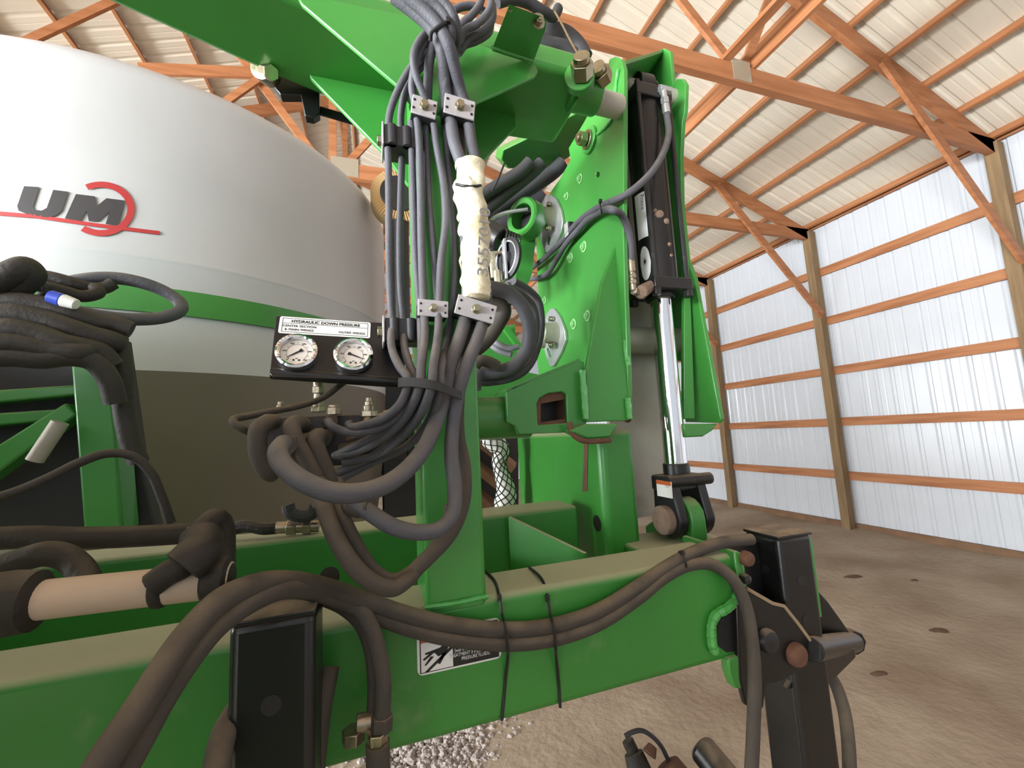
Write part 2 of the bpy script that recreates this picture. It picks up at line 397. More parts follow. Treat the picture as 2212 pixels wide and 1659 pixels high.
# gusset plates tying mast to the arm
obj('gusset_plate', MB().prism([(-.110, YB-.008, 2.657), (-.100, YB-.008, 2.640), (.040, YB-.008, 2.535), (.068, YB-.008, 2.50), (.159, YB-.008, 2.50), (.177, YB-.008, 2.534), (.288, YB-.008, 2.608), (.296, YB-.008, 2.620), (.292, YB-.008, 2.632), (.06, YB-.008, 2.668)], (0, .008, 0)), GREEN, fr, bev=.002)
obj('gusset_plate', MB().prism([(-.112, .784, 2.66), (-.106, .784, 2.640), (.023, .784, 2.510), (.068, .784, 2.45), (.159, .784, 2.45), (.30, .784, 2.62), (.30, .784, 2.66)], (0, .010, 0)), GREEN, fr, bev=.002)
# diagonal inner plate between rear beam and front beam
A = oz(1098, 1117, 1.772); B = oz(1262, 1196, 1.716)
obj('inner_gusset', MB().prism([A, B, B-V((0, 0, .03)), A-V((0, 0, .15))], (.008, .004, 0)), GREEND, fr)
obj('side_web', MB().bb((.15, .765, 1.56), (.16, .96, 1.70)), GREEND, fr)
# tall box behind the beam that carries the side plates
obj('hitch_box', MB().bb((.505, .885, 1.62), (.60, 1.50, 1.955)), GREEND, fr, bev=.018, seg=4)
obj('box_hole', MB().cyl((.5042, .925, 1.735), (.5055, .925, 1.735), .019, n=20), INK, fr)
obj('rust_strip', MB().prism([ox(1262, 945, .5035), ox(1270, 945, .5035), ox(1268, 1060, .5035), ox(1258, 1062, .5035)], (.002, 0, 0)), RUST, fr)
# lug plate under the cylinder clevis
lg_ = [(.675, .835, 1.66), (.675, .80, 1.70), (.675, .80, 1.745)]
for t in range(1, 8): an = math.pi-math.pi*t/8; lg_.append((.675, .845+.045*math.cos(an), 1.745+.045*math.sin(an)))
lg_ += [(.675, .90, 1.745), (.675, .98, 1.70), (.675, .98, 1.66)]
obj('clevis_lug', MB().prism(lg_, (.040, 0, 0)), GREEN, fr, bev=.004)
ba = [(.55, .79, 1.60), (.74, .79, 1.60), (.775, .82, 1.60), (.785, .86, 1.60), (.775, .92, 1.60), (.74, .95, 1.60), (.55, .95, 1.60)]
obj('lug_base', MB().prism(ba, (0, 0, .092)), GREEND, fr, bev=.008, seg=3)
obj('rear_plate', MB().prism([oy(x, y, 1.5) for x, y in ((1000, 745), (1060, 720), (1112, 700), (1118, 765), (1120, 800), (1178, 812), (1180, 860), (1000, 860))], (0, .02, 0)), GREEN, fr)
obj('rear_strut', MB().beam(oy(1085, 700, 1.45), oy(1140, 775, 1.45), .02, .02), GREEND, fr)
# beam end: bracket plates with weld
obj('end_plate', MB().bb((.628, .640, 1.60), (.640, .78, 1.722)), GREEN, fr, bev=.003)
obj('end_lug', MB().prism([oy(1574, 1425, .642), oy(1603, 1415, .642), oy(1606, 1490, .642), oy(1588, 1488, .642), oy(1576, 1455, .642)], (0, .02, 0)), GREEN, fr, bev=.003)
weld([oy(1592, 1262, .648), oy(1590, 1290, .646), oy(1572, 1312, .644), oy(1546, 1328, .644), oy(1536, 1350, .644), oy(1538, 1392, .644), oy(1545, 1408, .646)], .0085)
obj('end_cutout', MB().prism([oy(1590, 1316, .6485), oy(1562, 1330, .6485), oy(1550, 1352, .6485), oy(1552, 1395, .6485), oy(1570, 1410, .6485), oy(1598, 1405, .6485)], (0, .003, 0)), INK, fr)
# horizontal pivot pipe from the mast to the swing bracket
obj('pivot_pipe', MB().cyl((.10, .90, 1.995), (.335, .90, 1.995), .047, n=28).cyl((.168, .90, 1.995), (.205, .90, 1.995), .066, n=28), GREEN, fr, bev=.004)
# safety sign on the beam front
sg = holder('safety_sign', (.1, YB, 1.6), fr)
bpy.data.objects.remove(sg)
def quad_on(y, a, b, c, d): return [oy(*p, y) for p in (a, b, c, d)]
def rounded(o0, u, v, wd, ht, r, n=5):
    o0, u, v = V(o0), V(u).normalized(), V(v).normalized(); pts = []
    for cx, cy, a0 in ((wd-r, ht-r, 0), (r, ht-r, 90), (r, r, 180), (wd-r, r, 270)):
        for k in range(n+1):
            a = math.radians(a0+90*k/n); pts.append(o0+u*(cx+r*math.cos(a))+v*(cy+r*math.sin(a)))
    return pts
u_, v_, n_ = V((1, 0, 0)), V((0, 0, 1)), V((0, -1, 0))
bl = oy(902, 1461, YB); br = oy(1083, 1418, YB); tr = oy(1082, 1330, YB)
sw = br.x-bl.x; sh = tr.z-br.z
so = V((bl.x, YB-.0009, bl.z))
sg = obj('safety_sign', MB().prism(rounded(so, u_, v_, sw, sh, .008), (0, .0007, 0)), WHITE, fr, label='white safety sign with hand pictogram, half hidden by the hoses')
def sgp(x, z, y=-.0004): return so+V((x*sw, y, z*sh))
MB.poly = lambda s, pts, off=(0, .0003, 0): s.prism(pts, off)
bd = MB()
for (x0, z0, x1, z1) in ((.03, .045, .042, .955), (.03, .045, .97, .06), (.958, .045, .97, .955), (.03, .94, .97, .955)):
    bd.poly([sgp(x0, z0), sgp(x1, z0), sgp(x1, z1), sgp(x0, z1)])
obj('border', bd, INK, sg, smooth=0)
obj('text_field', MB().poly([sgp(.41, .06), sgp(.958, .06), sgp(.958, .66), sgp(.41, .66)]), INK, sg, smooth=0)
obj('warning_band', MB().poly([sgp(.042, .74), sgp(.958, .74), sgp(.958, .94), sgp(.042, .94)]), ORANGE, sg, smooth=0)
hand = MB()
for q in ([(.09, .50), (.26, .56), (.32, .64), (.38, .62), (.33, .42), (.24, .36), (.2, .46), (.09, .46)], [(.06, .36), (.14, .47), (.18, .45), (.08, .33)], [(.08, .22), (.15, .40), (.19, .38), (.10, .21)], [(.08, .06), (.36, .50), (.40, .56), (.42, .50), (.12, .05)], [(.23, .2), (.29, .42), (.33, .40), (.26, .18)]):
    hand.poly([sgp(x, z) for x, z in q])
obj('hand_pictogram', hand, INK, sg, smooth=0)
for s_, z in (('RELIEVE PRESSURE BEFORE', .49), ('Seek IMMEDIATE MEDICAL', .38), ('TREATMENT if INJURED by HIGH', .27), ('PRESSURE FLUIDS.', .16)):
    text('lettering', s_, WHITE, sg, sgp(.685, z, -.0008), u_, v_, .0068, align='CENTER', sx=.80)
text('lettering', 'WARNING', INK, sg, sgp(.5, .79, -.0008), u_, v_, .013, align='CENTER')

# ------------------------------------------------------------------ side plates of the lift linkage
lp = thing('linkage_plate', (.55, 1.0, 2.0), 'tall bright green side plate with two slotted bearing flanges', 'bracket plate')
XP = .55
outl = [(1316, 128), (1328, 122), (1341, 128), (1347, 150), (1347, 330), (1346, 500), (1350, 640), (1355, 800), (1358, 905), (1300, 905), (1268, 905), (1255, 790), (1200, 812), (1166, 830), (1160, 780), (1168, 740), (1170, 690), (1163, 640), (1160, 580), (1158, 500), (1163, 470), (1178, 430), (1210, 385), (1232, 345), (1228, 320), (1262, 262), (1282, 225), (1306, 170)]
hole = [ox(1291+4*math.cos(t*math.pi/5), 377+6*math.sin(t*math.pi/5), XP) for t in range(10)]
obj('plate', MB().prism([ox(x, y, XP) for x, y in outl], (.012, 0, 0), [hole]), GREEN, lp, bev=.002)
# upright stiffener flange on the front edge
st = [oy(1329, 532, .822), oy(1342, 532, .822), oy(1352, 780, .822), oy(1360, 908, .822), oy(1268, 912, .822), oy(1266, 800, .822), oy(1300, 610, .822)]
obj('stiffener', MB().prism(st, (0, .012, 0)), GREEN, lp, bev=.002)
for a, b in ((535, 575), (625, 665), (735, 790)): 
    weld([oy(1341+(a-535)*.05, a, .818), oy(1343+(a-535)*.05, (a+b)/2, .818), oy(1345+(b-535)*.05, b, .818)], .006, lp)
weld([oy(1355, 860, .818), oy(1358, 885, .818), oy(1359, 905, .818)], .007, lp)
weld([oy(1258, 800, .818), oy(1262, 850, .818), oy(1265, 905, .818)], .007, lp)
weld([ox(1335, 150, .547), ox(1330, 190, .547), ox(1328, 230, .547), ox(1318, 262, .547), ox(1290, 290, .547)], .004, lp)
# lower swing bracket with rusty slot
YK = .835
brk = [(1094, 846), (1106, 836), (1180, 808), (1252, 778), (1262, 782), (1268, 912), (1262, 934), (1230, 934), (1120, 938), (1112, 920), (1096, 912)]
slot = [(1160, 872), (1166, 860), (1184, 850), (1214, 846), (1224, 852), (1226, 914), (1162, 918)]
obj('swing_bracket', MB().prism([oy(*p, YK) for p in brk], (0, .014, 0), [[oy(*p, YK) for p in slot]]), GREEN, lp, bev=.0025)
obj('slot_liner', MB().prism([oy(*p, YK+.012) for p in [(1150, 842), (1232, 842), (1232, 925), (1150, 925)]], (0, .05, 0), [[oy(*p, YK+.012) for p in [(1168, 872), (1222, 862), (1222, 905), (1168, 912)]]]), RUST, lp)
obj('slot_back', MB().prism([oy(*p, YK+.06) for p in [(1150, 846), (1226, 846), (1226, 925), (1150, 925)]], (0, .003, 0)), INK, lp)
obj('bracket_top', MB().prism([oy(1094, 846, YK), oy(1252, 779, YK), oy(1252, 774, YK), oy(1094, 840, YK)], (0, .10, 0)), GREEN, lp)
obj('lower_hook', MB().prism([oy(1232, 930, .80), oy(1268, 915, .80), oy(1336, 915, .80), oy(1332, 925, .80), oy(1318, 945, .80), oy(1268, 948, .80)], (0, .05, 0)), GREEN, lp, bev=.004)
obj('hook_wear_strip', MB().tube([oy(1230, 912, .815), oy(1236, 936, .81), oy(1256, 951, .80), (oy(1290, 953, .80)), oy(1318, 951, .80)], .006, n=8), RUST, lp)
# bolts of the plate
def bolt(p, d, r=.009, h=.008, m=ZINC, washer=True, parent=None, name='bolt', tip=True):
    p = V(p); d = V(d).normalized(); mb = MB()
    if washer: mb.cyl(p, p+d*.0025, r*1.55, n=18)
    mb.hexnut(p+d*.002, d, r, h)
    if tip: mb.cyl(p+d*(h), p+d*(h+.5*r), r*.52, n=12)
    return obj(name, mb, m, parent, bev=.0006, seg=1)
for x, y, r in ((1225, 424, .0055), (1254, 386, .0065), (1262, 533, .0075), (1233, 557, .0075), (1270, 682, .0075), (1240, 700, .0075), (1177, 648, .006)):
    q = ox(x, y, XP); bolt(q, (-1, 0, 0), r*1.35, .006, BOLTG, parent=lp)
q = ox(1276, 303, XP); obj('boss', MB().cyl(q, q-V((.008, 0, 0)), .034, n=28), GREEN, lp, bev=.002)
q -= V((.008, 0, 0)); obj('washer', MB().cyl(q, q-V((.006, 0, 0)), .024, n=24), ZINC, lp, bev=.001); bolt(q-V((.006, 0, 0)), (-1, 0, 0), .019, .018, ZINC, False, lp)
# bearing flanges
def bearing(cx, cy, lab, out, slots, hubc):
    root = holder('bearing_flange', ox(cx, cy, XP), lp)
    pts = [ox(x, y, XP-.0005) for x, y in out]
    hs = [[ox(x, y, XP-.0005) for x, y in s_] for s_ in slots]
    obj('flange', MB().prism(pts, (-.009, 0, 0), hs), GALV, root, bev=.0015)
    c = ox(hubc[0], hubc[1], XP-.009); d = V((-1, 0, 0))
    obj('hub', MB().lathe(c, d, [(.036, 0), (.033, .01), (.031, .045), (.027, .05), (.018, .05), (.016, .046), (.012, .046), (0, .047)], 28), BEARG, root)
    obj('hub_cap', MB().lathe(c+d*.0465, d, [(.016, 0), (.015, .005), (0, .006)], 20), RUST, root)
    bolt(c+V((-.012, -.01, -.040)), (-1, 0, 0), .011, .012, ZINC, False, root); bolt(c+V((-.002, .0, .046)), (-1, 0, 0), .0085, .010, ZINC, False, root)
    lo = c+d*.04+V((0, .0, -.036)); obj('set_collar', MB().cyl(lo, lo+d*.012, .012, n=16), BEARG, root)
    root['label'] = lab
bearing(1195, 480, 'upper galvanised bearing flange', [(1185, 421), (1193, 420), (1206, 430), (1217, 455), (1221, 480), (1218, 500), (1206, 528), (1190, 547), (1184, 545), (1173, 520), (1170, 480), (1174, 442)], [[(1188, 510), (1194, 514), (1192, 530), (1186, 528)]], (1193, 472))
bearing(1200, 730, 'lower galvanised bearing flange', [(1194, 667), (1202, 667), (1214, 684), (1226, 715), (1227, 735), (1218, 760), (1201, 791), (1193, 792), (1183, 765), (1177, 735), (1178, 705), (1186, 678)], [[(1191, 683), (1195, 685), (1192, 696), (1187, 694)], [(1184, 752), (1190, 752), (1196, 772), (1190, 770)]], (1200, 720))
# ring boss on the link behind
rb = thing('ring_link', ox(1140, 475, .53), 'green link with round black bore behind the upper bearing', 'link arm')
q = oy(1140, 475, 1.16); d = V((-.86, -.5, 0)).normalized()
obj('ring', MB().lathe(q, d, [(.040, -.02), (.060, -.02), (.062, .0), (.060, .03), (.054, .036), (.046, .036), (.040, .032), (.040, -.02)], 36), GREEN, rb)
obj('bore', MB().cyl(q-d*.015, q-d*.01, .0405, n=24), INK, rb)
obj('link_bar', MB().prism([oy(x, y, 1.20) for x, y in ((1122, 500), (1158, 505), (1150, 590), (1128, 640), (1112, 630), (1118, 560))], (0, .03, 0)), GREEN, rb)
# right hand plate
rp = thing('linkage_plate', (.8, 1.0, 2.0), 'green side plate standing to the right of the chrome rod', 'bracket plate')
XR = .80
o2 = [(1385, 170), (1424, 108), (1434, 104), (1447, 112), (1453, 184), (1462, 170), (1474, 170), (1481, 182), (1479, 240), (1474, 262), (1470, 330), (1472, 440), (1484, 560), (1500, 600), (1530, 760), (1557, 905), (1552, 914), (1480, 912), (1470, 780), (1400, 780), (1385, 400)]
obj('plate', MB().prism([ox(x, y, XR) for x, y in o2], (.012, 0, 0)), GREEN, rp, bev=.002)
obj('edge_flange', MB().prism([oy(1478, 570, .86), oy(1490, 570, .86), oy(1502, 905, .86), oy(1478, 905, .86)], (0, .012, 0)), GREEN, rp, bev=.002)
obj('lower_hook', MB().prism([oy(1476, 915, .83), oy(1552, 915, .83), oy(1540, 930, .83), oy(1520, 943, .83), oy(1482, 945, .83)], (0, .05, 0)), GREEN, rp, bev=.004)
# top tie plate between both side plates and the back plate behind the cylinder
a0, a1 = ox(1346, 132, XP+.012), ox(1432, 106, XR)
obj('tie_plate', MB().prism([a0, a1, a1+V((0, 0, -.010)), a0+V((0, 0, -.010))], (0, .22, -.06)), GREEN, lp, bev=.001)
obj('back_plate', MB().bb((.60, .99, 1.72), (.80, 1.0, 2.85)), STEELD, lp)
obj('cross_tube', MB().cyl((.562, .94, 2.19), (.80, .94, 2.19), .036, n=26), BEARG, lp)
bolt((.655, .989, 1.985), (0, -1, 0), .008, .004, RUST, True, lp)
# ------------------------------------------------------------------ upper lift arm
am = thing('overhead_boom', (.1, .72, 2.645), 'heavy green box boom passing overhead above the mast and tank', 'boom')
zb = 2.645; zt = 2.70
plan = [(.42, .655), (-.10, .645), (-.16, .63), (-2.4, -.10), (-2.44, .02), (-.78, .56), (-.40, .715), (-.16, .81), (0, .865), (.42, .85)]
obj('arm_tube', MB().prism([(x, y, zb) for x, y in plan], (0, 0, zt-zb)), GREEN, am, bev=.012, seg=3)
# dark link plate seen below the arm on the right
lk = [oy(x, y, .95+(y-226)/140*.24) for x, y in ((1280, 226), (1175, 281), (1086, 324), (1082, 345), (1098, 364), (1187, 367), (1245, 330), (1300, 250))]
obj('link_plate', MB().prism(lk, (0, .06, .05)), GREEN, am, bev=.004)
# hinge end
h0 = oy(1240, 160, .70)
obj('hinge_boss', MB().cyl((.395, .70, 2.655), (.452, .70, 2.655), .038, n=28), GREEN, am, bev=.003)
hq = oy(1252, 168, .648); hd_ = V((-.45, -.85, -.12)).normalized()
obj('hinge_pad', MB().cyl(hq+hd_*-.012, hq+hd_*.008, .029, n=28), GREEN, am, bev=.002)
for (x, y, d, r, h) in ((1258, 166, (-.45, -.8, .30), .020, .026), (1304, 174, (-.75, -.6, .1), .019, .024)):
    q = oy(x, y, .642 if x < 1280 else .665)
    o_ = MB().hexnut(q, d, r*1.08, h).cyl(q+V(d).normalized()*h, q+V(d).normalized()*(h+.012), r*.78, n=16)
    obj('hinge_bolt', o_, ZINC, am, bev=.001)
obj('pivot_tube', MB().cyl((.43, .73, 2.675), (.545, .76, 2.70), .026, n=20), STEELD, am)
# small tilted bracket plate on top of the arm
pl = [(1100, 8), (1174, 36), (1181, 44), (1179, 56), (1150, 135), (1062, 106)]
def tilt(p): t = (p[1]-8)/127; return oy(p[0], p[1], .52+.125*t)
obj('hose_bracket', MB().prism([tilt(p) for p in pl], (.003, .006, .002)), GREEN, am, bev=.0012)
q = tilt((1162, 47)); bolt(q, (0, -1, -.3), .0075, .008, ZINC, True, am)
q = tilt((1100, 24)); bolt(q, (0, -1, -.3), .004, .003, ZINC, False, am)
weld([tilt((1062, 106))+V((0, -.003, 0)), tilt((1105, 120))+V((0, -.003, 0)), tilt((1150, 135))+V((0, -.003, 0))], .003, am)
# dark lug and bar below the left of the arm
obj('lug', MB().prism([oy(566, 150, .84), oy(690, 150, .84), oy(690, 246, .84), oy(676, 254, .84), oy(658, 250, .84), oy(650, 205, .84), oy(606, 205, .84)], (0, .02, 0)), BLACK, am, bev=.002)
q = oy(585, 165, .83); obj('lug_bolt', MB().cyl(q, q+V((-.01, -.03, -.012)), .020, n=16).cyl(q+V((-.008, -.026, -.010)), q+V((.012, -.05, -.035)), .014, n=6), ZINC, am, bev=.001)
obj('guard_bar', MB().beam(oy(676, 235, .86), oy(870, 292, .86), .006, .016), BLACK, am)
# ------------------------------------------------------------------ hydraulic cylinder
cx_, cy_ = .695, .86
hc = thing('hydraulic_cylinder', (cx_, cy_, 1.76), 'black tie-rod hydraulic cylinder with shiny chrome rod standing between green plates', 'hydraulic cylinder')
zg, zc = 2.318, 2.80
obj('barrel', MB().cyl((cx_, cy_, zg), (cx_, cy_, zc), .047, n=36), BLACK, hc)
obj('head_block', MB().bb((cx_-.056, cy_-.056, zg-.03), (cx_+.056, cy_+.056, zg)), BLACKM, hc, bev=.003)
obj('cap_block', MB().bb((cx_-.054, cy_-.054, zc), (cx_+.054, cy_+.054, zc+.035)), BLACKM, hc, bev=.003)
for sx in (-1, 1):
    for sy in (-1, 1):
        px, py = cx_+sx*.0465, cy_+sy*.0465
        obj('tie_rod', MB().cyl((px, py, zg-.03), (px, py, zc+.04), .0068, n=10), BLACKM, hc)
        obj('tie_nut', MB().hexnut((px, py, zg-.046), (0, 0, 1), .0125, .016), BLACKM, hc, bev=.001)
obj('gland', MB().cyl((cx_, cy_, zg-.042), (cx_, cy_, zg-.03), .036, n=28), BLACKM, hc, bev=.002)
obj('piston_rod', MB().cyl((cx_, cy_, 1.865), (cx_, cy_, zg-.035), .0265, n=40), CHROME, hc)
obj('rod_collar', MB().cyl((cx_, cy_, 1.838), (cx_, cy_, 1.868), .031, n=28), BLACK, hc, bev=.002)
# clevis yoke
obj('clevis_block', MB().bb((cx_-.052, cy_-.034, 1.805), (cx_+.052, cy_+.034, 1.842)), BLACKM, hc, bev=.006)
for sx in (-1, 1):
    xx = cx_+sx*.037; pr = []
    for t in range(13): a = math.pi+math.pi*t/12; pr.append((xx-.012, cy_-.012+.046*math.cos(a), 1.745+.046*math.sin(a)))
    pr += [(xx-.012, cy_+.030, 1.835), (xx-.012, cy_-.034, 1.835)]
    obj('clevis_cheek', MB().prism(pr, (.024, 0, 0)), BLACKM, hc, bev=.004)
obj('clevis_pin', MB().cyl((cx_-.068, cy_-.012, 1.742), (cx_+.062, cy_-.012, 1.742), .033, n=26), MUD, hc, bev=.003)
obj('clevis_bolt', MB().cyl((cx_-.058, cy_-.034, 1.830), (cx_+.066, cy_-.034, 1.830), .014, n=14), BLACKM, hc, bev=.001)
tg = obj('warning_tag', MB().bb((cx_-.058, cy_-.048, 1.795), (cx_-.0555, cy_+.004, 1.832)), WHITE, hc)
obj('orange_stripe', MB().bb((cx_-.0584, cy_-.048, 1.823), (cx_-.058, cy_+.004, 1.832)), ORANGE, tg)
# top pin, bushing and fitting
obj('cap_lug', MB().cyl((cx_-.022, cy_, zc+.065), (cx_+.022, cy_, zc+.065), .038, n=24).bb((cx_-.02, cy_-.03, zc+.03), (cx_+.02, cy_+.03, zc+.06)), BLACKM, hc, bev=.002)
obj('top_pin', MB().cyl((.565, cy_, zc+.065), (.815, cy_, zc+.065), .021, n=24), STEELD, hc, bev=.001)
obj('pin_bushing', MB().cyl((.565, cy_, zc+.065), (.645, cy_, zc+.065), .027, n=24), BEARG, hc, bev=.001)
obj('retaining_band', MB().torus((.73, cy_, zc+.065), (1, 0, 0), .024, .004, 24, 8), BLACK, hc)
# cylinder decals, curved to the barrel
def on_barrel(x, y, r=.0476):
    d = ray(x, y); a = d.x*d.x+d.y*d.y; ox_, oy_ = CAM.x-cx_, CAM.y-cy_
    b = 2*(d.x*ox_+d.y*oy_); c = ox_*ox_+oy_*oy_-r*r; D = max(b*b-4*a*c, 0); t = (-b-math.sqrt(D))/(2*a); return CAM+d*t
def wrap_patch(name, a0, a1, z0, z1, m, parent, r=.0477, n=10, rad=0.0):
    mb = MB()
    for k in range(n+1):
        a = a0+(a1-a0)*k/n; e = 0
        if rad:
            t = abs(2*k/n-1); e = (z1-z0)/2*(1-math.sqrt(max(0, 1-t*t)))
        mb.v += [V((cx_+r*math.cos(a), cy_+r*math.sin(a), z0+e)), V((cx_+r*math.cos(a), cy_+r*math.sin(a), z1-e))]
    for k in range(n): mb.f.append((2*k, 2*k+2, 2*k+3, 2*k+1))
    return obj(name, mb, m, parent)
def ang(x, y): q = on_barrel(x, y); return math.atan2(q.y-cy_, q.x-cx_), q.z
a_l, zl = ang(1372, 440); a_r, zr = ang(1402, 415); _, zlow = ang(1380, 520)
if a_l > 0: a_l -= 2*math.pi
if a_r > 0: a_r -= 2*math.pi
lb = wrap_patch('maker_label', a_l, a_r, zlow-.0, zl+.018, WHITE, hc); lb['label'] = 'white maker label running up the black barrel'
sb = wrap_patch('print_block', a_l+(a_r-a_l)*.74, a_l+(a_r-a_l)*.92, zlow+.012, zl-.03, INKG, lb, .0479)
def barrel_text(s, frac, ztop, size, m, parent):
    cu = bpy.data.curves.new('t', 'FONT'); cu.body = s; cu.size = size; cu.resolution_u = 2
    t = bpy.data.objects.new('t', cu); COL.objects.link(t); bpy.context.view_layer.update()
    me = bpy.data.meshes.new_from_object(t.evaluated_get(bpy.context.evaluated_depsgraph_get())); bpy.data.objects.remove(t)
    mb = MB(); a0 = a_l+(a_r-a_l)*frac
    for p in me.vertices:
        a = a0+p.co.y/.0477; mb.v.append(V((cx_+.04805*math.cos(a), cy_+.04805*math.sin(a), ztop-p.co.x)))
    mb.f = [tuple(f.vertices) for f in me.polygons]
    return obj('lettering', mb, m, parent, smooth=0)
barrel_text('Prince', .45, zl+.012, .016, INK, lb)
oa, oz0 = ang(1385, 585); ob, _ = ang(1408, 585)
if oa > 0: oa -= 2*math.pi
if ob > 0: ob -= 2*math.pi
_, z1_ = ang(1395, 530); _, z0_ = ang(1395, 606)
em = wrap_patch('oval_emblem', oa, ob, z0_, z1_, WHITE, hc, rad=1.0); em['label'] = 'white oval emblem with a dark starburst'
star = MB(); am_ = (oa+ob)/2; zm = (z0_+z1_)/2+.004
for k in range(12):
    t = 2*math.pi*k/12; w_ = .0014
    for s_ in (1,):
        pts = [(math.cos(t)*.0155, math.sin(t)*.0155), (-math.sin(t)*w_, math.cos(t)*w_), (math.sin(t)*w_, -math.cos(t)*w_)]
        b = len(star.v)
        for x, z in pts: a = am_+x*.55/.0477; star.v.append(V((cx_+.0481*math.cos(a), cy_+.0481*math.sin(a), zm+z)))
        star.f.append((b, b+1, b+2))
obj('starburst', star, INK, em, smooth=0)
# mud on the barrel
for (x, y, s_) in ((1425, 462, .012), (1440, 478, .009), (1415, 455, .006), (1446, 528, .006), (1450, 552, .005)):
    q = on_barrel(x, y, .047); mb = MB(); mb.lathe(q, (q-V((cx_, cy_, q.z))), [(s_, -.002), (s_*.8, .002), (s_*.4, .004), (0, .0035)], 9, random.random())
    obj('mud_patch', mb, MUD, hc)
# fittings at both ports
q = V((.733, .80, 2.83)); 
t0 = oy(1433, 196, .80); t1 = oy(1440, 246, .80)
obj('upper_elbow', MB().cyl(t0+V((.0, .04, .0)), t0+V((0, -.004, .002)), .012, n=6).cyl(t0+V((-.012, 0, .004)), t0+V((.022, 0, .004)), .010, n=6).cyl(t0, t1, .0085, n=14).cyl(t0.lerp(t1, .35), t0.lerp(t1, .6), .0112, n=6).cyl(t0.lerp(t1, .62), t1, .0098, n=16), GALV, hc, bev=.0006)
l0 = oy(1362, 562, .80); l1 = oy(1368, 628, .80)
obj('lower_elbow', MB().cyl(l0, l1, .0075, n=14).cyl(l0, l0.lerp(l1, .4), .0095, n=14).cyl(l0.lerp(l1, .48), l0.lerp(l1, .62), .011, n=6).cyl(l0.lerp(l1, .68), l0.lerp(l1, .8), .011, n=6).cyl(l1, l1+V((.035, .02, 0)), .010, n=6), FIT, hc, bev=.0006)
obj('muddy_port', MB().cyl(l1+V((.018, .0, -.004)), V((cx_-.045, cy_-.03, zg-.015)), .017, .013, n=10), MUD, hc, bev=.004)

# ------------------------------------------------------------------ hose clamps on the mast
CG = 'bolted hose clamps on the mast'
def clamp(px, py, wpx, hpx, y, lab, slope, side=False):
    if not side:
        a = oy(px-wpx/2, py-slope/2, y); b = oy(px+wpx/2, py+slope/2, y); c = (a+b)/2; wd = (b-a).length; ux = (b-a).normalized()
        up = V((0, 0, 1)); up = (up-ux*up.dot(ux)).normalized(); hd = (oy(px, py+hpx/2, y)-oy(px, py-hpx/2, y)).length
        nn = V((0, -1, 0))
    else:
        c = ox(px, py, y); ux = V((0, 1, 0)); up = V((0, 0, 1)); nn = V((-1, 0, 0)); wd = wpx; hd = hpx
    t = thing('hose_clamp', c, lab, 'hose clamp', CG); R = Matrix((ux, -nn, up)).transposed(); 
    obj('cover_plate', MB().box(c+nn*.0015, wd, .003, hd, R), PLATE, t, bev=.0012)
    obj('clamp_block', MB().box(c-nn*.016, wd*.97, .031, hd*.88, R), PLAST, t, bev=.0015)
    for sx in (-1, 1):
        for sz in (-.22, .22): obj('punched_hole', MB().cyl(c+ux*sx*wd*.40+up*hd*sz+nn*.0028, c+ux*sx*wd*.40+up*hd*sz+nn*.0034, hd*.07, n=10), INK, t, smooth=0)
    b0 = c+nn*.003; obj('clamp_bolt', MB().cyl(b0, b0+nn*.002, hd*.24, n=16).hexnut(b0+nn*.002, nn, hd*.2, .007), ZINC, t, bev=.0006)
    return c
clamp(916, 233, 54, 40, .612, 'narrow upper hose clamp at the left of the mast front', 17)
clamp(992, 233, 66, 42, .606, 'wide upper hose clamp at the right of the mast front', 20)
clamp(935, 667, 66, 36, .602, 'lower front hose clamp beside the black side clamp', 6)
clamp(1027, 669, 84, 42, .596, 'lower front hose clamp under the cream sleeve', 26)
def side_clamp(px, py, x1, h, lab, yf):
    c = oy(px, py, yf); t = thing('hose_clamp', c, lab, 'hose clamp', CG)
    p = c+V((0, .022, 0))
    obj('cover_plate', MB().box(p, .003, .050, h), PLATE, t, bev=.001)
    w_ = x1-c.x
    mb = MB().box(p+V((w_/2+.002, 0, 0)), w_, .046, h*.86)
    for k in (.25, .72): mb.cyl(p+V((w_*k+.002, -.0215, -h*.43)), p+V((w_*k+.002, -.0215, h*.43)), .0075, n=14)
    obj('clamp_block', mb, PLAST, t, bev=.001)
    b0 = p+V((-.0015, -.004, 0)); obj('clamp_bolt', MB().hexnut(b0, (-1, 0, 0), .0085, .007), ZINC, t, bev=.0006)
side_clamp(827, 288, .066, .038, 'upper hose clamp bolted to the left side of the mast', .632)
side_clamp(829, 711, .066, .040, 'lower hose clamp touching the gauge panel', .625)

# ------------------------------------------------------------------ hydraulic hoses
def hose(label, pts, r, m=None, group='hydraulic hoses on the mast', name='hydraulic_hose', n=10, sub=7, cat='hose'):
    if r < .0078 and group == 'hydraulic hoses on the mast': pts = [(x, y, yy-(.085*math.sin(math.pi*min(1, max(0, (y-700)/285))) if x < 960 else 0)) for x, y, yy in pts]
    P_ = [oy(x, y, yy) for x, y, yy in pts]
    o = obj(name, MB().tube(P_, r, n=n, sub=sub), m or HOSE, None, smooth=60)
    return tag(o, label, cat, group)
T = .0057
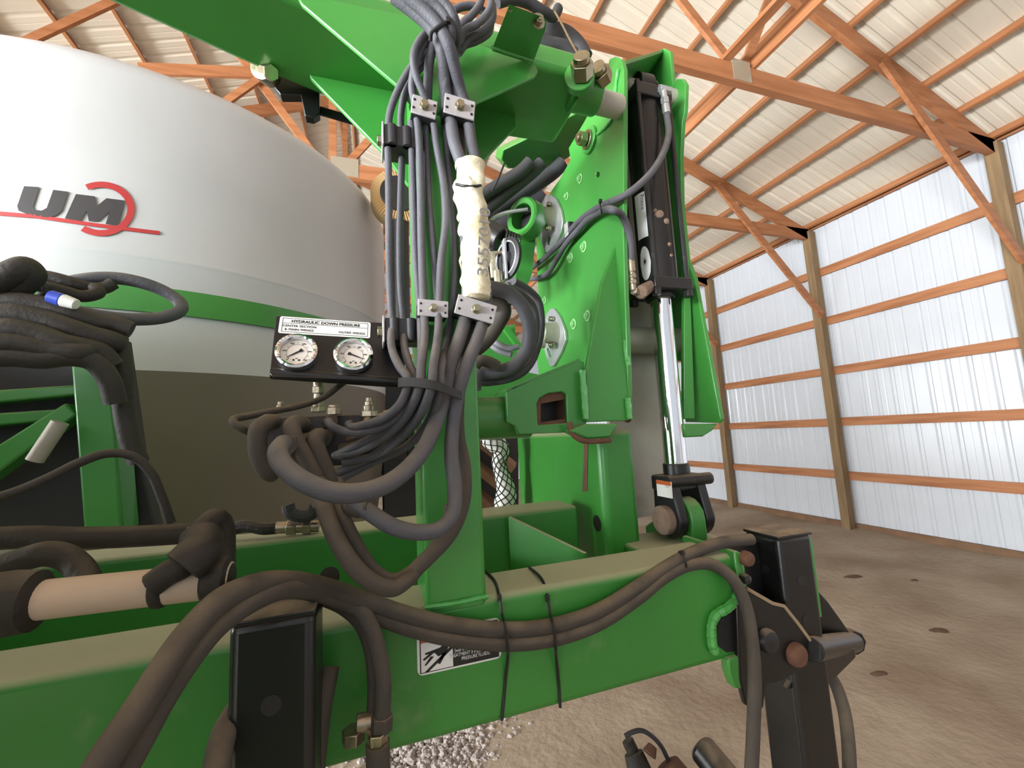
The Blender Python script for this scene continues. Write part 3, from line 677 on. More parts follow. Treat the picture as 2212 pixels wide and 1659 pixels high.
# runs between the upper and lower clamps
hose('leftmost thin hose, running free left of the mast', [(838, 320, .64), (840, 420, .642), (840, 520, .642), (842, 620, .642), (846, 690, .64), (846, 750, .637), (862, 790, .63), (882, 822, .622), (866, 870, .62), (830, 902, .625), (790, 917, .64), (758, 922, .652), (752, 912, .662)], T)
hose('second thin hose from the left, beside the mast edge', [(869, 320, .66), (866, 420, .662), (864, 520, .66), (866, 620, .66), (872, 690, .656), (874, 750, .65), (885, 790, .642), (897, 826, .63), (878, 875, .628), (842, 912, .63), (790, 932, .636), (745, 932, .646), (716, 920, .652), (708, 908, .664)], T)
hose('hose lying on the bright left edge of the mast front', [(888, 262, .634), (890, 340, .638), (893, 440, .638), (898, 560, .636), (906, 655, .634), (910, 740, .632), (908, 800, .628), (903, 832, .625), (872, 890, .63), (826, 932, .64), (770, 962, .652), (722, 985, .66)], T)
hose('hose through the left half of the narrow upper clamp', [(935, 70, .61), (908, 110, .60), (895, 148, .60), (890, 190, .612), (898, 232, .622), (905, 300, .626), (908, 400, .628), (910, 520, .628), (914, 640, .616), (918, 720, .612), (910, 790, .612), (906, 838, .612), (880, 895, .62), (836, 940, .632), (780, 972, .645), (730, 985, .652)], .0060)
hose('hose crossing from narrow upper clamp behind the next hose', [(920, 262, .634), (922, 330, .638), (926, 430, .638), (936, 540, .636), (944, 640, .634), (946, 730, .63), (934, 800, .625), (926, 842, .622), (900, 895, .628), (850, 950, .64), (788, 995, .655), (728, 1022, .664)], T)
hose('hose through the right half of the narrow upper clamp', [(930, 62, .60), (904, 92, .592), (893, 125, .59), (898, 160, .598), (915, 205, .610), (932, 245, .622), (944, 320, .626), (958, 400, .627), (962, 480, .626), (952, 570, .622), (949, 640, .614), (946, 720, .608), (936, 790, .606), (930, 842, .606), (905, 900, .616), (862, 950, .63), (810, 985, .645), (740, 1000, .655)], .0060)
hose('flat grey hose in shadow right of the mast centre', [(962, 262, .634), (966, 340, .64), (976, 450, .642), (982, 560, .64), (980, 640, .636), (966, 740, .63), (952, 800, .628), (948, 850, .625), (920, 920, .634), (872, 968, .648), (800, 1002, .66), (740, 1032, .668)], .0060)
hose('fat hose entering the cream sleeve from the left', [(850, -8, .575), (890, 22, .576), (928, 56, .577), (950, 92, .582), (958, 135, .596), (961, 185, .614), (970, 235, .622), (982, 310, .614), (998, 360, .61), (1005, 470, .61), (1010, 580, .61), (1010, 645, .612), (1004, 690, .612), (990, 740, .592), (972, 790, .578), (964, 842, .572), (946, 900, .56), (914, 972, .53), (860, 1030, .50), (790, 1062, .47), (720, 1064, .462), (655, 1040, .468), (612, 1005, .485), (600, 978, .508), (612, 958, .54)], .0102, HOSE, n=16)
hose('fat hose entering the cream sleeve from the right', [(880, -8, .562), (915, 22, .563), (948, 58, .564), (970, 100, .572), (982, 145, .592), (994, 195, .614), (1008, 240, .622), (1018, 310, .616), (1028, 360, .614), (1036, 470, .614), (1042, 580, .614), (1050, 650, .616), (1044, 692, .614), (1028, 740, .592), (1006, 795, .576), (990, 848, .57), (978, 920, .568), (975, 985, .56), (982, 1050, .55), (978, 1110, .54), (950, 1142, .532), (905, 1150, .526), (850, 1138, .522), (800, 1108, .53), (760, 1080, .54)], .0096, HOSE, n=14)
hose('hose in deep shadow behind the cream sleeve', [(990, 262, .638), (994, 330, .64), (1006, 420, .642), (1018, 540, .642), (1026, 640, .638), (1014, 730, .628), (998, 800, .612), (990, 860, .60), (990, 940, .60), (1003, 1010, .595), (1002, 1080, .585), (975, 1150, .575), (925, 1205, .565), (885, 1240, .56), (850, 1256, .555), (812, 1240, .55), (774, 1190, .548), (744, 1130, .55), (720, 1075, .56)], .0095, HOSED, n=12)
hose('long drooping hose hanging lowest in front of the mast', [(690, 1040, .57), (702, 1100, .545), (730, 1170, .53), (772, 1232, .525), (812, 1262, .53), (850, 1270, .54), (880, 1252, .55), (905, 1222, .575), (940, 1185, .60), (968, 1140, .61), (975, 1090, .61)], .0098, HOSED, n=12)
hose('short hose dropping from the valve block between two fat hoses', [(800, 1095, .53), (770, 1100, .54), (745, 1085, .56), (730, 1050, .58)], .0098, HOSED)
# hoses leaving the top of the mast
hose('upper left thin hose curving into the side clamp', [(930, 104, .62), (892, 140, .622), (862, 190, .628), (842, 245, .636), (838, 300, .64)], T)
hose('second upper hose curving into the side clamp', [(935, 118, .63), (898, 160, .634), (874, 205, .642), (866, 250, .654), (868, 300, .66)], T)
hose('dark upper hose diving behind the narrow clamp', [(948, 75, .60), (932, 110, .602), (926, 150, .61), (924, 200, .624), (922, 262, .636)], .0075)
hose('third hose of the bundle at the top edge', [(905, -8, .555), (940, 12, .556), (965, 40, .558), (975, 70, .566), (968, 110, .59), (962, 180, .61), (962, 262, .634)], .0080)
hose('fourth hose of the bundle at the top edge', [(945, -8, .55), (965, 14, .552), (980, 40, .556), (988, 75, .572), (982, 120, .60), (985, 200, .62), (990, 262, .638)], .0080)
for k, (lab, pts) in enumerate((
    ('topmost small loop of hose beside the dark bracket', [(1062, -8, .58), (1056, 24, .58), (1030, 52, .584), (1004, 66, .59), (992, 92, .60)]),
    ('second small loop of hose beside the dark bracket', [(1042, -8, .59), (1034, 14, .588), (1016, 36, .588), (1000, 50, .59), (985, 80, .60)]),
    ('third small loop of hose beside the dark bracket', [(1064, 10, .60), (1064, 40, .60), (1044, 66, .602), (1012, 84, .606), (996, 104, .612)]),
    ('lowest small loop of hose beside the dark bracket', [(1062, 38, .615), (1056, 70, .615), (1030, 88, .617), (1004, 98, .62), (990, 116, .625)]),
    ('horizontal hose crossing the top of the hose bundle', [(980, 22, .60), (1000, 14, .60), (1026, 14, .60), (1050, 28, .602)]))):
    hose(lab, pts, .0062, HOSE, 'small hose loops at the top')
# fabric sleeve
SL_P = [(1016, 357, .608), (1016, 400, .608), (1010, 406, .608), (1016, 440, .606), (1022, 480, .606), (1026, 530, .606), (1026, 580, .604), (1028, 620, .602), (1030, 645, .60)]
def slr(t):
    base = .0205+.003*math.sin(t*3.1)
    if t < .14: base = .0225
    elif t < .2: base = .0190
    return base+.0007*math.sin(t*47)+.0006*math.sin(t*83+1)
sl = thing('hose_sleeve', oy(1022, 500, .606), 'cream fabric sleeve with printed digits wrapped around two hoses', 'hose sleeve')
mb = MB().tube([oy(*p) for p in SL_P], .02, n=30, sub=14, rfun=slr)
random.seed(11)
ax0 = oy(1022, 500, .606)
from mathutils import noise as mnoise
for i, p in enumerate(mb.v):
    q = p*55; p += V((mnoise.noise(q), mnoise.noise(q+V((9, 0, 0)))*.5, mnoise.noise(q+V((0, 7, 0)))*.6))*.006
obj('fabric', mb, SLEEVE, sl, smooth=70)
obj('tie_strap', MB().tube([oy(985, 398, .594), oy(1005, 402, .584), oy(1030, 402, .586), oy(1043, 398, .60)], .0022, n=8), TIE, sl)
txt = []
def sleeve_text(s, x, y, yy, size): 
    u = (oy(x+2, y-60, yy)-oy(x, y, yy)).normalized(); v = -(oy(x+20, y, yy)-oy(x, y, yy)).normalized()
    text('lettering', s, INKG, sl, oy(x, y, yy), u, v, size, ext=.0006, sx=1.32)
sleeve_text('3557010', 1054, 600, .5765, .024)
# cable ties round the hoses
def tie(label, pts, r=.0028, head=None, group='cable ties'):
    t = thing('cable_tie', oy(*pts[0]), label, 'cable tie', group)
    obj('strap', MB().tube([oy(*p) for p in pts], r, n=8, sub=8), TIE, t)
    if head: c = oy(*head); obj('tie_head', MB().box(c, .007, .006, .008), TIE, t, bev=.001)
    return t
bd_ = thing('hose_strap', oy(930, 835, .58), 'wide dark rubber strap gathering the hoses above the gauge block', 'strap')
P_ = [oy(860, 832, .56), oy(864, 826, .522), (oy(885, 825, .512)), oy(910, 827, .505), oy(935, 831, .503), oy(955, 837, .518), oy(972, 844, .543), oy(992, 852, .552), oy(1002, 857, .575)]
mb = MB(); SP = spline(P_, 8)
for p in SP: mb.v += [p+V((0, 0, .0055)), p+V((0, 0, -.0055)), p+V((0, .003, .0055)), p+V((0, .003, -.0055))]
for i in range(len(SP)-1):
    b = 4*i; mb.f += [(b, b+4, b+5, b+1), (b+2, b+3, b+7, b+6), (b, b+2, b+6, b+4), (b+1, b+5, b+7, b+3)]
obj('band', mb, RUBBER, bd_)
tie('black cable tie cinching the hoses at the top of the mast', [(930, 88, .575), (932, 70, .566), (950, 56, .556), (968, 48, .556), (985, 58, .566)], .003, (968, 44, .553))
# ------------------------------------------------------------------ hoses feeding the cylinder across the plate
def hx(label, pts, r, m=None, group='thin hoses crossing the green side plate'):
    P_ = [(ox(x, y, v) if v < .60 else oy(x, y, v-1)) for x, y, v in pts]
    return tag(obj('hydraulic_hose', MB().tube(P_, r, n=10, sub=8), m or HOSE, None, smooth=60), label, 'hose', group)
hx('hose from the top cylinder fitting down across the plate', [(1440, 246, 1.80), (1444, 290, 1.785), (1428, 340, 1.765), (1395, 386, 1.752), (1350, 422, 1.76), (1310, 440, .525), (1270, 462, .525), (1245, 484, .528), (1215, 520, .528), (1185, 550, .525), (1150, 578, .525), (1110, 600, .53), (1085, 606, .53)], .0082)
hx('hose from the lower cylinder port arching over the plate edge', [(1363, 570, 1.80), (1362, 525, 1.79), (1354, 488, 1.775), (1342, 464, 1.758), (1324, 454, 1.742), (1300, 456, .528), (1270, 474, .528), (1248, 498, .53), (1222, 528, .53), (1205, 556, .528), (1185, 588, .528), (1160, 601, .528), (1120, 602, .53), (1095, 612, .53)], .0085)
c = ox(1232, 497, .534); cl = thing('hose_clamp', c, 'small clamp holding two hoses on the green side plate', 'hose clamp')
obj('cover_plate', MB().box(c+V((-.012, 0, 0)), .003, .022, .040), PLATE, cl, bev=.001); obj('clamp_block', MB().box(c+V((.002, 0, 0)), .024, .03, .036), PLAST, cl, bev=.001)
tie('small cable tie joining two hoses at the plate edge', [(1296, 438, .80), (1298, 450, .79), (1300, 462, .80)], .0018, (1297, 434, .795))
# fat loop of hoses behind the mast
def hd(label, pts, r, m=None, group='looped hoses behind the mast', n=10, name='hydraulic_hose', cat='hose'):
    P_ = [CAM+ray(x, y)*d for x, y, d in pts]
    return tag(obj(name, MB().tube(P_, r, n=n, sub=8), m or HOSE, None, smooth=60), label, cat, group)
hd('fattest looped hose behind the mast', [(1010, 616, .90), (1060, 622, .92), (1100, 634, .94), (1130, 665, .95), (1144, 710, .96), (1138, 755, .97), (1112, 790, .97), (1080, 802, .97), (1045, 806, .97), (1030, 812, .96), (1024, 840, .95)], .0165, n=14)
hd('second looped hose inside the fattest loop', [(1010, 645, .94), (1060, 650, .96), (1088, 668, .97), (1075, 700, .98), (1050, 735, .98), (1020, 760, .96)], .018, HOSED, n=12)
hd('thin looped hose outside the fattest loop', [(1095, 618, .97), (1125, 632, 1.0), (1152, 660, 1.03), (1160, 700, 1.04), (1152, 745, 1.04), (1130, 785, 1.02), (1096, 808, 1.0), (1060, 818, .99), (1025, 818, .97)], .0075)
hd('outermost thin looped hose along the plate edge', [(1110, 608, 1.0), (1140, 625, 1.03), (1163, 650, 1.06), (1170, 700, 1.07), (1162, 750, 1.06), (1140, 795, 1.03), (1108, 816, 1.0), (1060, 826, .99), (1028, 826, .97)], .009)
hd('grey thin hose falling left inside the loop', [(1035, 690, 1.05), (1055, 725, 1.05), (1080, 745, 1.03), (1104, 752, 1.02), (1120, 748, 1.02)], .0075, HOSEG)
hd('lower grey thin hose falling left inside the loop', [(1030, 705, 1.05), (1050, 735, 1.05), (1078, 757, 1.04), (1105, 766, 1.03)], .0075, HOSEG)
hd('stubby hose end strapped under the fat loop', [(1026, 790, .93), (1036, 780, .93), (1055, 782, .94), (1075, 792, .95)], .013, HOSED)
tie('cable tie around the looped hoses near the pivot pipe', [(1070, 778, .95), (1072, 795, .938), (1078, 812, .94), (1082, 826, .96)], .002, (1072, 780, .945))
tie('cable tie around the top of the fat loop', [(1098, 612, .93), (1104, 630, .915), (1104, 650, .925), (1098, 668, .95)], .0035)
# three dark pipes slanting up behind the sleeve
for lab, a, b, r, dd in (('upper slanting dark tube behind the cream sleeve', (1030, 430), (1125, 370), .019, 1.25), ('middle slanting dark tube behind the cream sleeve', (1035, 465), (1150, 372), .020, 1.28), ('lower slanting dark tube behind the cream sleeve', (1050, 470), (1195, 372), .024, 1.36)):
    hd(lab, [(a[0]-25, a[1]+22, dd), (a[0], a[1], dd), ((a[0]+b[0])/2, (a[1]+b[1])/2, dd), (b[0], b[1], dd), (b[0]+20, b[1]-20, dd)], r, RUBBER, 'slanting tubes behind the sleeve')
# thick black hoses at the arm hinge and twine
hd('upper thick black hose above the arm hinge', [(1160, 50, .96), (1190, 68, .96), (1220, 78, .97), (1245, 100, .98), (1262, 128, .98)], .022, RUBBER, 'thick hoses at the arm hinge')
hd('lower thick black hose above the arm hinge', [(1150, 78, .90), (1180, 96, .91), (1215, 104, .92), (1240, 122, .93)], .017, RUBBER, 'thick hoses at the arm hinge')
hd('dark cable cluster crossing above the bracket', [(1075, 5, .85), (1105, -2, .86), (1140, 6, .88), (1175, 26, .90), (1195, 36, .92), (1206, 18, .93)], .011, RUBBER, 'thick hoses at the arm hinge')
hd('brown twine hanging down to the arm hinge', [(1198, 24, .84), (1214, 52, .84), (1228, 80, .84), (1246, 112, .84), (1258, 130, .84)], .0022, ROPE, None, name='twine', cat='twine')
hd('thin dark cord beside the cream sleeve', [(1090, 352, 1.1), (1078, 382, 1.1), (1070, 400, 1.1), (1062, 412, 1.1)], .0025, RUBBER, None, name='cord', cat='cord')
# machinery seen through the gap
mt = thing('seed_meter', CAM+ray(1090, 560)*1.2, 'dark drive unit with a pulley and coil spring behind the sleeve', 'drive unit')
q = CAM+ray(1102, 560)*1.15; d = V((-.95, -.3, 0)).normalized()
obj('pulley', MB().lathe(q, d, [(0, 0), (.050, 0), (.058, .004), (.058, .012), (.048, .016), (.044, .010), (.02, .010), (.016, .02), (0, .02)], 30), PLAST, mt)
obj('pulley_rim', MB().torus(q+d*.014, d, .046, .0028, 30, 8), GALV, mt)
obj('pulley_arm', MB().beam(q+d*.018+V((0, 0, .052)), q+d*.018+V((0, 0, -.062)), .022, .008, side=(0, 1, 0)), GALV, mt, bev=.002)
sp = MB(); s0_ = CAM+ray(1088, 508)*1.18; s1_ = CAM+ray(1122, 522)*1.2; ax = (s1_-s0_); a1_ = ax.normalized().orthogonal().normalized(); b1_ = ax.normalized().cross(a1_)
sp.tube([s0_+ax*(k/72)+(a1_*math.cos(k*math.pi/6*1.0)+b1_*math.sin(k*math.pi/6))*.016 for k in range(73)], .0032, n=6, sub=1)
obj('spring', sp, BLACKM, mt)
obj('motor', MB().cyl(CAM+ray(1050, 500)*1.22, CAM+ray(1085, 520)*1.2, .036, n=20).bb(CAM+ray(1040, 600)*1.22-V((.03, 0, .02)), CAM+ray(1075, 560)*1.2+V((.0, .05, .02))), BLACKM, mt, bev=.004)
obj('mount', MB().cyl(CAM+ray(1040, 548)*1.16, CAM+ray(1088, 545)*1.16, .005, n=8).cyl(CAM+ray(1062, 545)*1.14, CAM+ray(1068, 600)*1.14, .010, n=8).cyl(CAM+ray(1075, 585)*1.13, CAM+ray(1080, 640)*1.13, .012, n=8), FIT, mt)
obj('chute', MB().prism([CAM+ray(x, y)*1.45 for x, y in ((1040, 480), (1165, 405), (1180, 420), (1125, 500), (1060, 520))], (.03, .1, 0)), PLAST, mt)
obj('guard_rod', MB().tube([CAM+ray(x, y)*1.3 for x, y in ((1055, 500), (1062, 475), (1085, 462), (1140, 452))], .006, n=8), GALV, mt)
# ------------------------------------------------------------------ gauge panel
a, b, c_, d_ = oy(596, 681, .685), oy(820, 697, .685), oy(583, 800, .657), oy(866, 822, .657)
U = (b-a).normalized(); Vv = (a-c_); Vv = (Vv-U*Vv.dot(U)).normalized(); Nn = U.cross(Vv)   # towards the camera
gp = thing('gauge_panel', c_, 'black sheet metal panel with two round pressure gauges and white label', 'gauge panel')
R = Matrix((U, Vv, Nn)).transposed()
def gpt(px, py, off=0.0):
    d = ray(px, py); t = (a-CAM).dot(Nn)/d.dot(Nn); return CAM+d*t+Nn*off
pl = [gpt(596, 681), gpt(872, 700), gpt(876, 825), gpt(588, 814), gpt(582, 806), gpt(584, 790)]
obj('panel', MB().prism(pl, -Nn*.004), BLACK, gp, bev=.0012)
e0, e1 = gpt(584, 800), gpt(876, 822)
obj('bottom_lip', MB().cyl(e0-Nn*.008, e1-Nn*.008, .009, n=16), BLACK, gp)
la, lb_, lc = gpt(601, 684), gpt(800, 697), gpt(600, 716)
lw = (gpt(799, 714)-gpt(602, 701)).length; lh = (gpt(601, 683)-gpt(600, 719)).length
lo_ = gpt(600.5, 719.5, .0003)
lab = obj('label', MB().prism(rounded(lo_, U, Vv, lw, lh, .003), Nn*.0006), WHITE, gp, label='white label reading HYDRAULIC DOWN PRESSURE')
def lpt(x, y, off=.0008): return lo_+U*(x*lw)+Vv*(y*lh)+Nn*off
bo = MB()
for (x0, y0, x1, y1) in ((.03, .08, .97, .105), (.03, .60, .97, .622), (.03, .895, .97, .92), (.03, .08, .0345, .92), (.9655, .08, .97, .92)):
    bo.prism([lpt(x0, y0, .0006), lpt(x1, y0, .0006), lpt(x1, y1, .0006), lpt(x0, y1, .0006)], Nn*.0003)
obj('border', bo, INK, lab, smooth=0)
text('lettering', 'HYDRAULIC DOWN PRESSURE', INK, lab, lpt(.5, .665), U, Vv, lh*.235, align='CENTER', bold=.00012, sx=1.0*lw/.127*1.02)
text('lettering', 'CENTER SECTION', INK, lab, lpt(.215, .40), U, Vv, lh*.175, align='CENTER', sx=1.12)
text('lettering', '& MAIN WINGS', INK, lab, lpt(.215, .185), U, Vv, lh*.175, align='CENTER', sx=1.12)
text('lettering', 'OUTER WINGS', INK, lab, lpt(.94, .20), U, Vv, lh*.175, align='RIGHT', sx=1.12)
def gauge(px, py, ang_, lab_):
    c = gpt(px, py, 0); r = .0276
    g = holder('pressure_gauge', c, gp)
    g['label'] = lab_
    obj('bezel', MB().lathe(c, Nn, [(r-.001, 0), (r, .004), (r+.0008, .010), (r, .013), (r-.003, .0145), (r-.0055, .013), (r-.006, .009), (r-.006, .002)], 40), CHROME, g)
    obj('dial', MB().cyl(c+Nn*.001, c+Nn*.0055, r-.0062, n=36), DIAL, g)
    tk = MB()
    for k in range(11):
        t = math.radians(225-27*k); e = U*math.cos(t)+Vv*math.sin(t); f = Nn.cross(e)
        l0_ = r*.50; l1_ = r*.62 if k % 2 else r*.68; wd = .00022 if k % 2 else .0004
        p0, p1 = c+e*l0_+Nn*.0056, c+e*l1_+Nn*.0056
        tk.prism([p0-f*wd, p1-f*wd, p1+f*wd, p0+f*wd], Nn*.0002)
    for k in range(26):
        t0, t1 = math.radians(225-270*k/26), math.radians(225-270*(k+1)/26); P2 = lambda t, q: c+(U*math.cos(t)+Vv*math.sin(t))*q+Nn*.0056
        tk.prism([P2(t0, r*.49), P2(t1, r*.49), P2(t1, r*.505), P2(t0, r*.505)], Nn*.0002)
    obj('scale', tk, INKG, g, smooth=0, kind='stuff')
    for k, s_ in enumerate(('0', '1000', '2000', '3000', '4000', '5000')):
        t = math.radians(225-54*k); text('numeral', s_, INKG, g, c+(U*math.cos(t)+Vv*math.sin(t))*r*.60+Nn*.0058-Vv*.0009, U, Vv, .0029, align='CENTER')
    text('lettering', 'psi', INKG, g, c-Vv*r*.36+Nn*.0058, U, Vv, .0026, align='CENTER')
    for sx in (-1, 1): obj('screw', MB().cyl(c-Vv*r*.40+U*sx*r*.13+Nn*.0055-Vv*.001, c-Vv*r*.40+U*sx*r*.13+Nn*.0062-Vv*.001, .0014, n=12), INK, g)
    t = math.radians(ang_); e = U*math.cos(t)+Vv*math.sin(t); f = Nn.cross(e); q = c+Nn*.0066
    obj('needle', MB().prism([q-e*r*.30-f*.0024, q-e*r*.22-f*.0024, q-e*r*.10-f*.0008, q-f*.0011, q+e*r*.55-f*.0003, q+e*r*.55+f*.0003, q+f*.0011, q-e*r*.10+f*.0008, q-e*r*.22+f*.0024, q-e*r*.30+f*.0024], Nn*.0006), INK, g, smooth=0)
gauge(643, 766, 214, 'left gauge with needle pointing lower left'); gauge(764, 772, -22, 'right gauge with needle pointing lower right')
hose('thin hose hooking round the left end of the valve block', [(755, 818, .70), (735, 832, .70), (700, 858, .685), (650, 876, .66), (590, 888, .63), (530, 900, .605), (506, 905, .585), (505, 913, .575), (520, 924, .575), (548, 938, .59)], .0046, HOSED, 'hoses at the valve block')
# ------------------------------------------------------------------ valve block
vb = thing('valve_block', oy(690, 960, .66), 'dark brown hydraulic valve block under the gauge panel', 'valve block')
VBM = mat('brown_black_block', (46, 36, 36), .45, var=.2, dust=.6)
obj('block', MB().bb(oy(548, 1018, .674), V((.050, .742, oy(548, 903, .674).z))), VBM, vb, bev=.003)
def fitting(nm, px, py, y, axis, spec, m=FIT):
    q = oy(px, py, y); d = V(axis).normalized(); mb = MB(); h = 0
    for r, l, n in spec: mb.cyl(q+d*h, q+d*(h+l), r, n=n); h += l
    return obj(nm, mb, m, vb, bev=.0006)
fitting('gauge_fitting', 687, 890, .69, (0, 0, 1), [(.011, .008, 6), (.008, .012, 14), (.0065, .008, 14), (.009, .010, 6), (.0072, .018, 14), (.006, .012, 14)], FIT)
fitting('port_plug', 722, 896, .66, (0, 0, 1), [(.011, .010, 6), (.008, .004, 14)])
fitting('port_plug', 797, 900, .655, (0, 0, 1), [(.013, .008, 6), (.0085, .008, 14), (.006, .006, 14), (.004, .006, 10)])
fitting('port_plug', 606, 884, .68, (0, 0, 1), [(.006, .006, 6), (.004, .005, 10)])
fitting('side_fitting', 712, 914, .676, (.2, -1, .1), [(.011, .012, 6), (.009, .014, 14)], HOSED)
fitting('side_fitting', 790, 912, .676, (1, -.5, .25), [(.008, .012, 6), (.0068, .020, 14), (.009, .008, 6)], ZINC)
fitting('side_fitting', 572, 918, .676, (-.3, -1, .1), [(.012, .014, 6), (.009, .01, 14)], HOSED)
fitting('side_fitting', 652, 920, .676, (0, -1, .05), [(.012, .012, 6)], HOSED)
fitting('side_fitting', 697, 950, .676, (0, -1, .05), [(.012, .012, 6)], HOSED)
fitting('side_fitting', 620, 962, .56, (.3, 1, .1), [(.013, .02, 6), (.010, .10, 14)], HOSED)
fitting('side_fitting', 736, 972, .676, (1, -.4, .2), [(.009, .02, 6), (.008, .02, 14)], HOSED)
fitting('side_fitting', 752, 955, .676, (1, -.4, .3), [(.009, .02, 6), (.008, .02, 14)], HOSED)
hose('left end hose drooping from the valve block', [(590, 912, .61), (575, 914, .58), (560, 925, .572), (556, 955, .572), (562, 990, .575), (578, 1018, .582), (590, 1024, .59)], .0105, HOSED, 'hoses at the valve block', n=12)
hose('second drooping hose from the left of the valve block', [(655, 918, .615), (640, 914, .59), (630, 925, .575), (640, 955, .57), (660, 992, .57), (684, 1040, .572), (694, 1090, .575)], .0105, HOSED, 'hoses at the valve block', n=12)
hose('third drooping hose from the left of the valve block', [(700, 948, .615), (688, 942, .592), (680, 952, .58), (690, 985, .578), (706, 1025, .58), (718, 1070, .58)], .0105, HOSED, 'hoses at the valve block', n=12)
# ring of fittings on the rear beam
rf = thing('hose_coupler', oy(620, 1135, .98), 'row of brass hose couplers lying on the rear beam', 'hose coupler')
obj('coupler_body', MB().cyl(oy(596, 1140, .97), oy(690, 1136, .97), .012, n=16).cyl(oy(620, 1140, .968), oy(640, 1139, .968), .016, n=6).cyl(oy(655, 1138, .968), oy(672, 1137, .968), .016, n=6), FIT, rf, bev=.001)
obj('dark_tail', MB().tube([oy(480, 1150, .99), oy(530, 1136, .98), oy(570, 1142, .97), oy(600, 1140, .97)], .012, n=10), TAPE, rf)
obj('dark_saddle', MB().tube([oy(622, 1090, .95), oy(628, 1108, .95), oy(652, 1116, .95), oy(676, 1108, .95), oy(682, 1090, .95)], .012, n=10), RUBBER, rf)
# ------------------------------------------------------------------ poly tank
tk_c = V((-1.0514, 2.7359, 0)); TR = 1.125
tk = thing('storage_tank', (tk_c.x, tk_c.y, 0), 'big round white poly storage tank with a red and charcoal logo', 'tank')
prof = [(0, .95), (.5, .98), (.8, 1.1), (.98, 1.3), (1.06, 1.5), (1.10, 1.8), (1.118, 2.05), (1.123, 2.19), (TR, 2.225)]
prof += [(TR, 2.35), (TR, 2.5), (TR, 2.60), (TR*1.0015, 2.606), (TR*1.003, 2.612), (TR*1.0015, 2.618), (TR, 2.624), (TR, 2.9), (TR, 3.251)]
for k in range(1, 15):
    t = k/14*math.pi/2; prof.append((TR-.8686+.8686*math.cos(t), 3.251+.262*math.sin(t)))
prof.append((0, 3.53))
kf = next(i for i, p in enumerate(prof) if p[1] >= 2.225)
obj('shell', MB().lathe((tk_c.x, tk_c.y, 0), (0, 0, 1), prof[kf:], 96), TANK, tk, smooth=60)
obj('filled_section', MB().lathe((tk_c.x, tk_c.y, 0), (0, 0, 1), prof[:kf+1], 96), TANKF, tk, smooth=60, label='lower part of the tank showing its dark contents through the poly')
obj('lid', MB().lathe((tk_c.x+.10, tk_c.y-.02, 0), (0, 0, 1), [(.40, 3.47), (.42, 3.60), (.40, 3.64), (.2, 3.66), (0, 3.665)], 40), TANK, tk)
obj('cradle_leg', MB().bb((-1.9, 2.7, 0), (-1.8, 2.8, 1.6)), GREEN, tk); lx0, lx1, lz = oy(824, 900, 2.62), oy(915, 900, 2.62), oy(845, 828, 2.62)
obj('cradle_bracket', MB().bb((lx0.x, 2.62, 1.5), (lx1.x, 2.72, lz.z)), BLACK, tk, bev=.01); obj('cradle_leg', MB().bb((-1.1, 3.5, 0), (-1.0, 3.6, 1.5)), GREEN, tk)  # cradle_bracket: black stands in for the shade on a green leg
# green cradle band
bm_ = MB(); n = 96
for k in range(n+1):
    t = math.radians(-150+ (240)*k/n)
    for r, z in ((TR+.004, 2.420), (TR+.014, 2.420), (TR+.014, 2.508), (TR+.004, 2.508)): bm_.v.append(V((tk_c.x+r*math.cos(t), tk_c.y+r*math.sin(t), z)))
for k in range(n):
    for j in range(4): bm_.f.append((4*k+j, 4*k+(j+1) % 4, 4*k+4+(j+1) % 4, 4*k+4+j))
obj('cradle_band', bm_, GREEN, tk)
def on_tank(px, py, r=TR+.001):
    d = ray(px, py); a_ = d.x*d.x+d.y*d.y; b_ = -2*(d.x*tk_c.x+d.y*tk_c.y); c = tk_c.x**2+tk_c.y**2-r*r
    return CAM+d*((-b_-math.sqrt(max(b_*b_-4*a_*c, 0)))/(2*a_))
def tank_poly(nm, pts, m, parent, dense=9, closed=True):
    # outline measured on the photo, wrapped round the shell with thickness
    P2 = []
    for i in range(len(pts)):
        p, q = pts[i], pts[(i+1) % len(pts)]
        for k in range(dense): P2.append((p[0]+(q[0]-p[0])*k/dense, p[1]+(q[1]-p[1])*k/dense))
    bm = bmesh.new(); vs = [bm.verts.new((x, y, 0)) for x, y in P2]; es = [bm.edges.new((vs[i], vs[(i+1) % len(vs)])) for i in range(len(vs))]
    bmesh.ops.triangle_fill(bm, use_beauty=True, edges=es); bmesh.ops.subdivide_edges(bm, edges=bm.edges[:], cuts=1, use_grid_fill=True)
    mb = MB(); bm.verts.index_update()
    mb.v = [on_tank(v.co.x, v.co.y, TR+.003) for v in bm.verts]; mb.f = [tuple(v.index for v in f.verts) for f in bm.faces]; bm.free()
    return obj(nm, mb, m, parent, smooth=0)
lg = holder('logo', on_tank(180, 450), tk); lg['label'] = 'logo with charcoal letters UM inside a red ring and underline'
ring = []
cxr, cyr, rx, ry = 218, 451, 73, 59
def el(t, f): return (cxr+rx*f*math.cos(t), cyr+ry*f*math.sin(t))
ts = [math.radians(-118+ (118+127)*k/30) for k in range(31)]
tank_poly('red_ring', [el(t, 1) for t in ts]+[el(t, .78) for t in reversed(ts)], LOGOR, lg, 1)
tank_poly('underline', [(-20, 455), (75, 463), (200, 481), (262, 489), (345, 499), (345, 507), (262, 497), (200, 489), (75, 471), (-20, 464)], LOGOR, lg, 5)
tank_poly('letter', [(52, 402), (85, 404), (71, 446), (74, 453), (90, 455), (101, 449), (115, 410), (148, 414), (133, 456), (120, 466), (100, 470), (60, 463), (40, 455), (37, 445)], LOGOB, lg, 2)
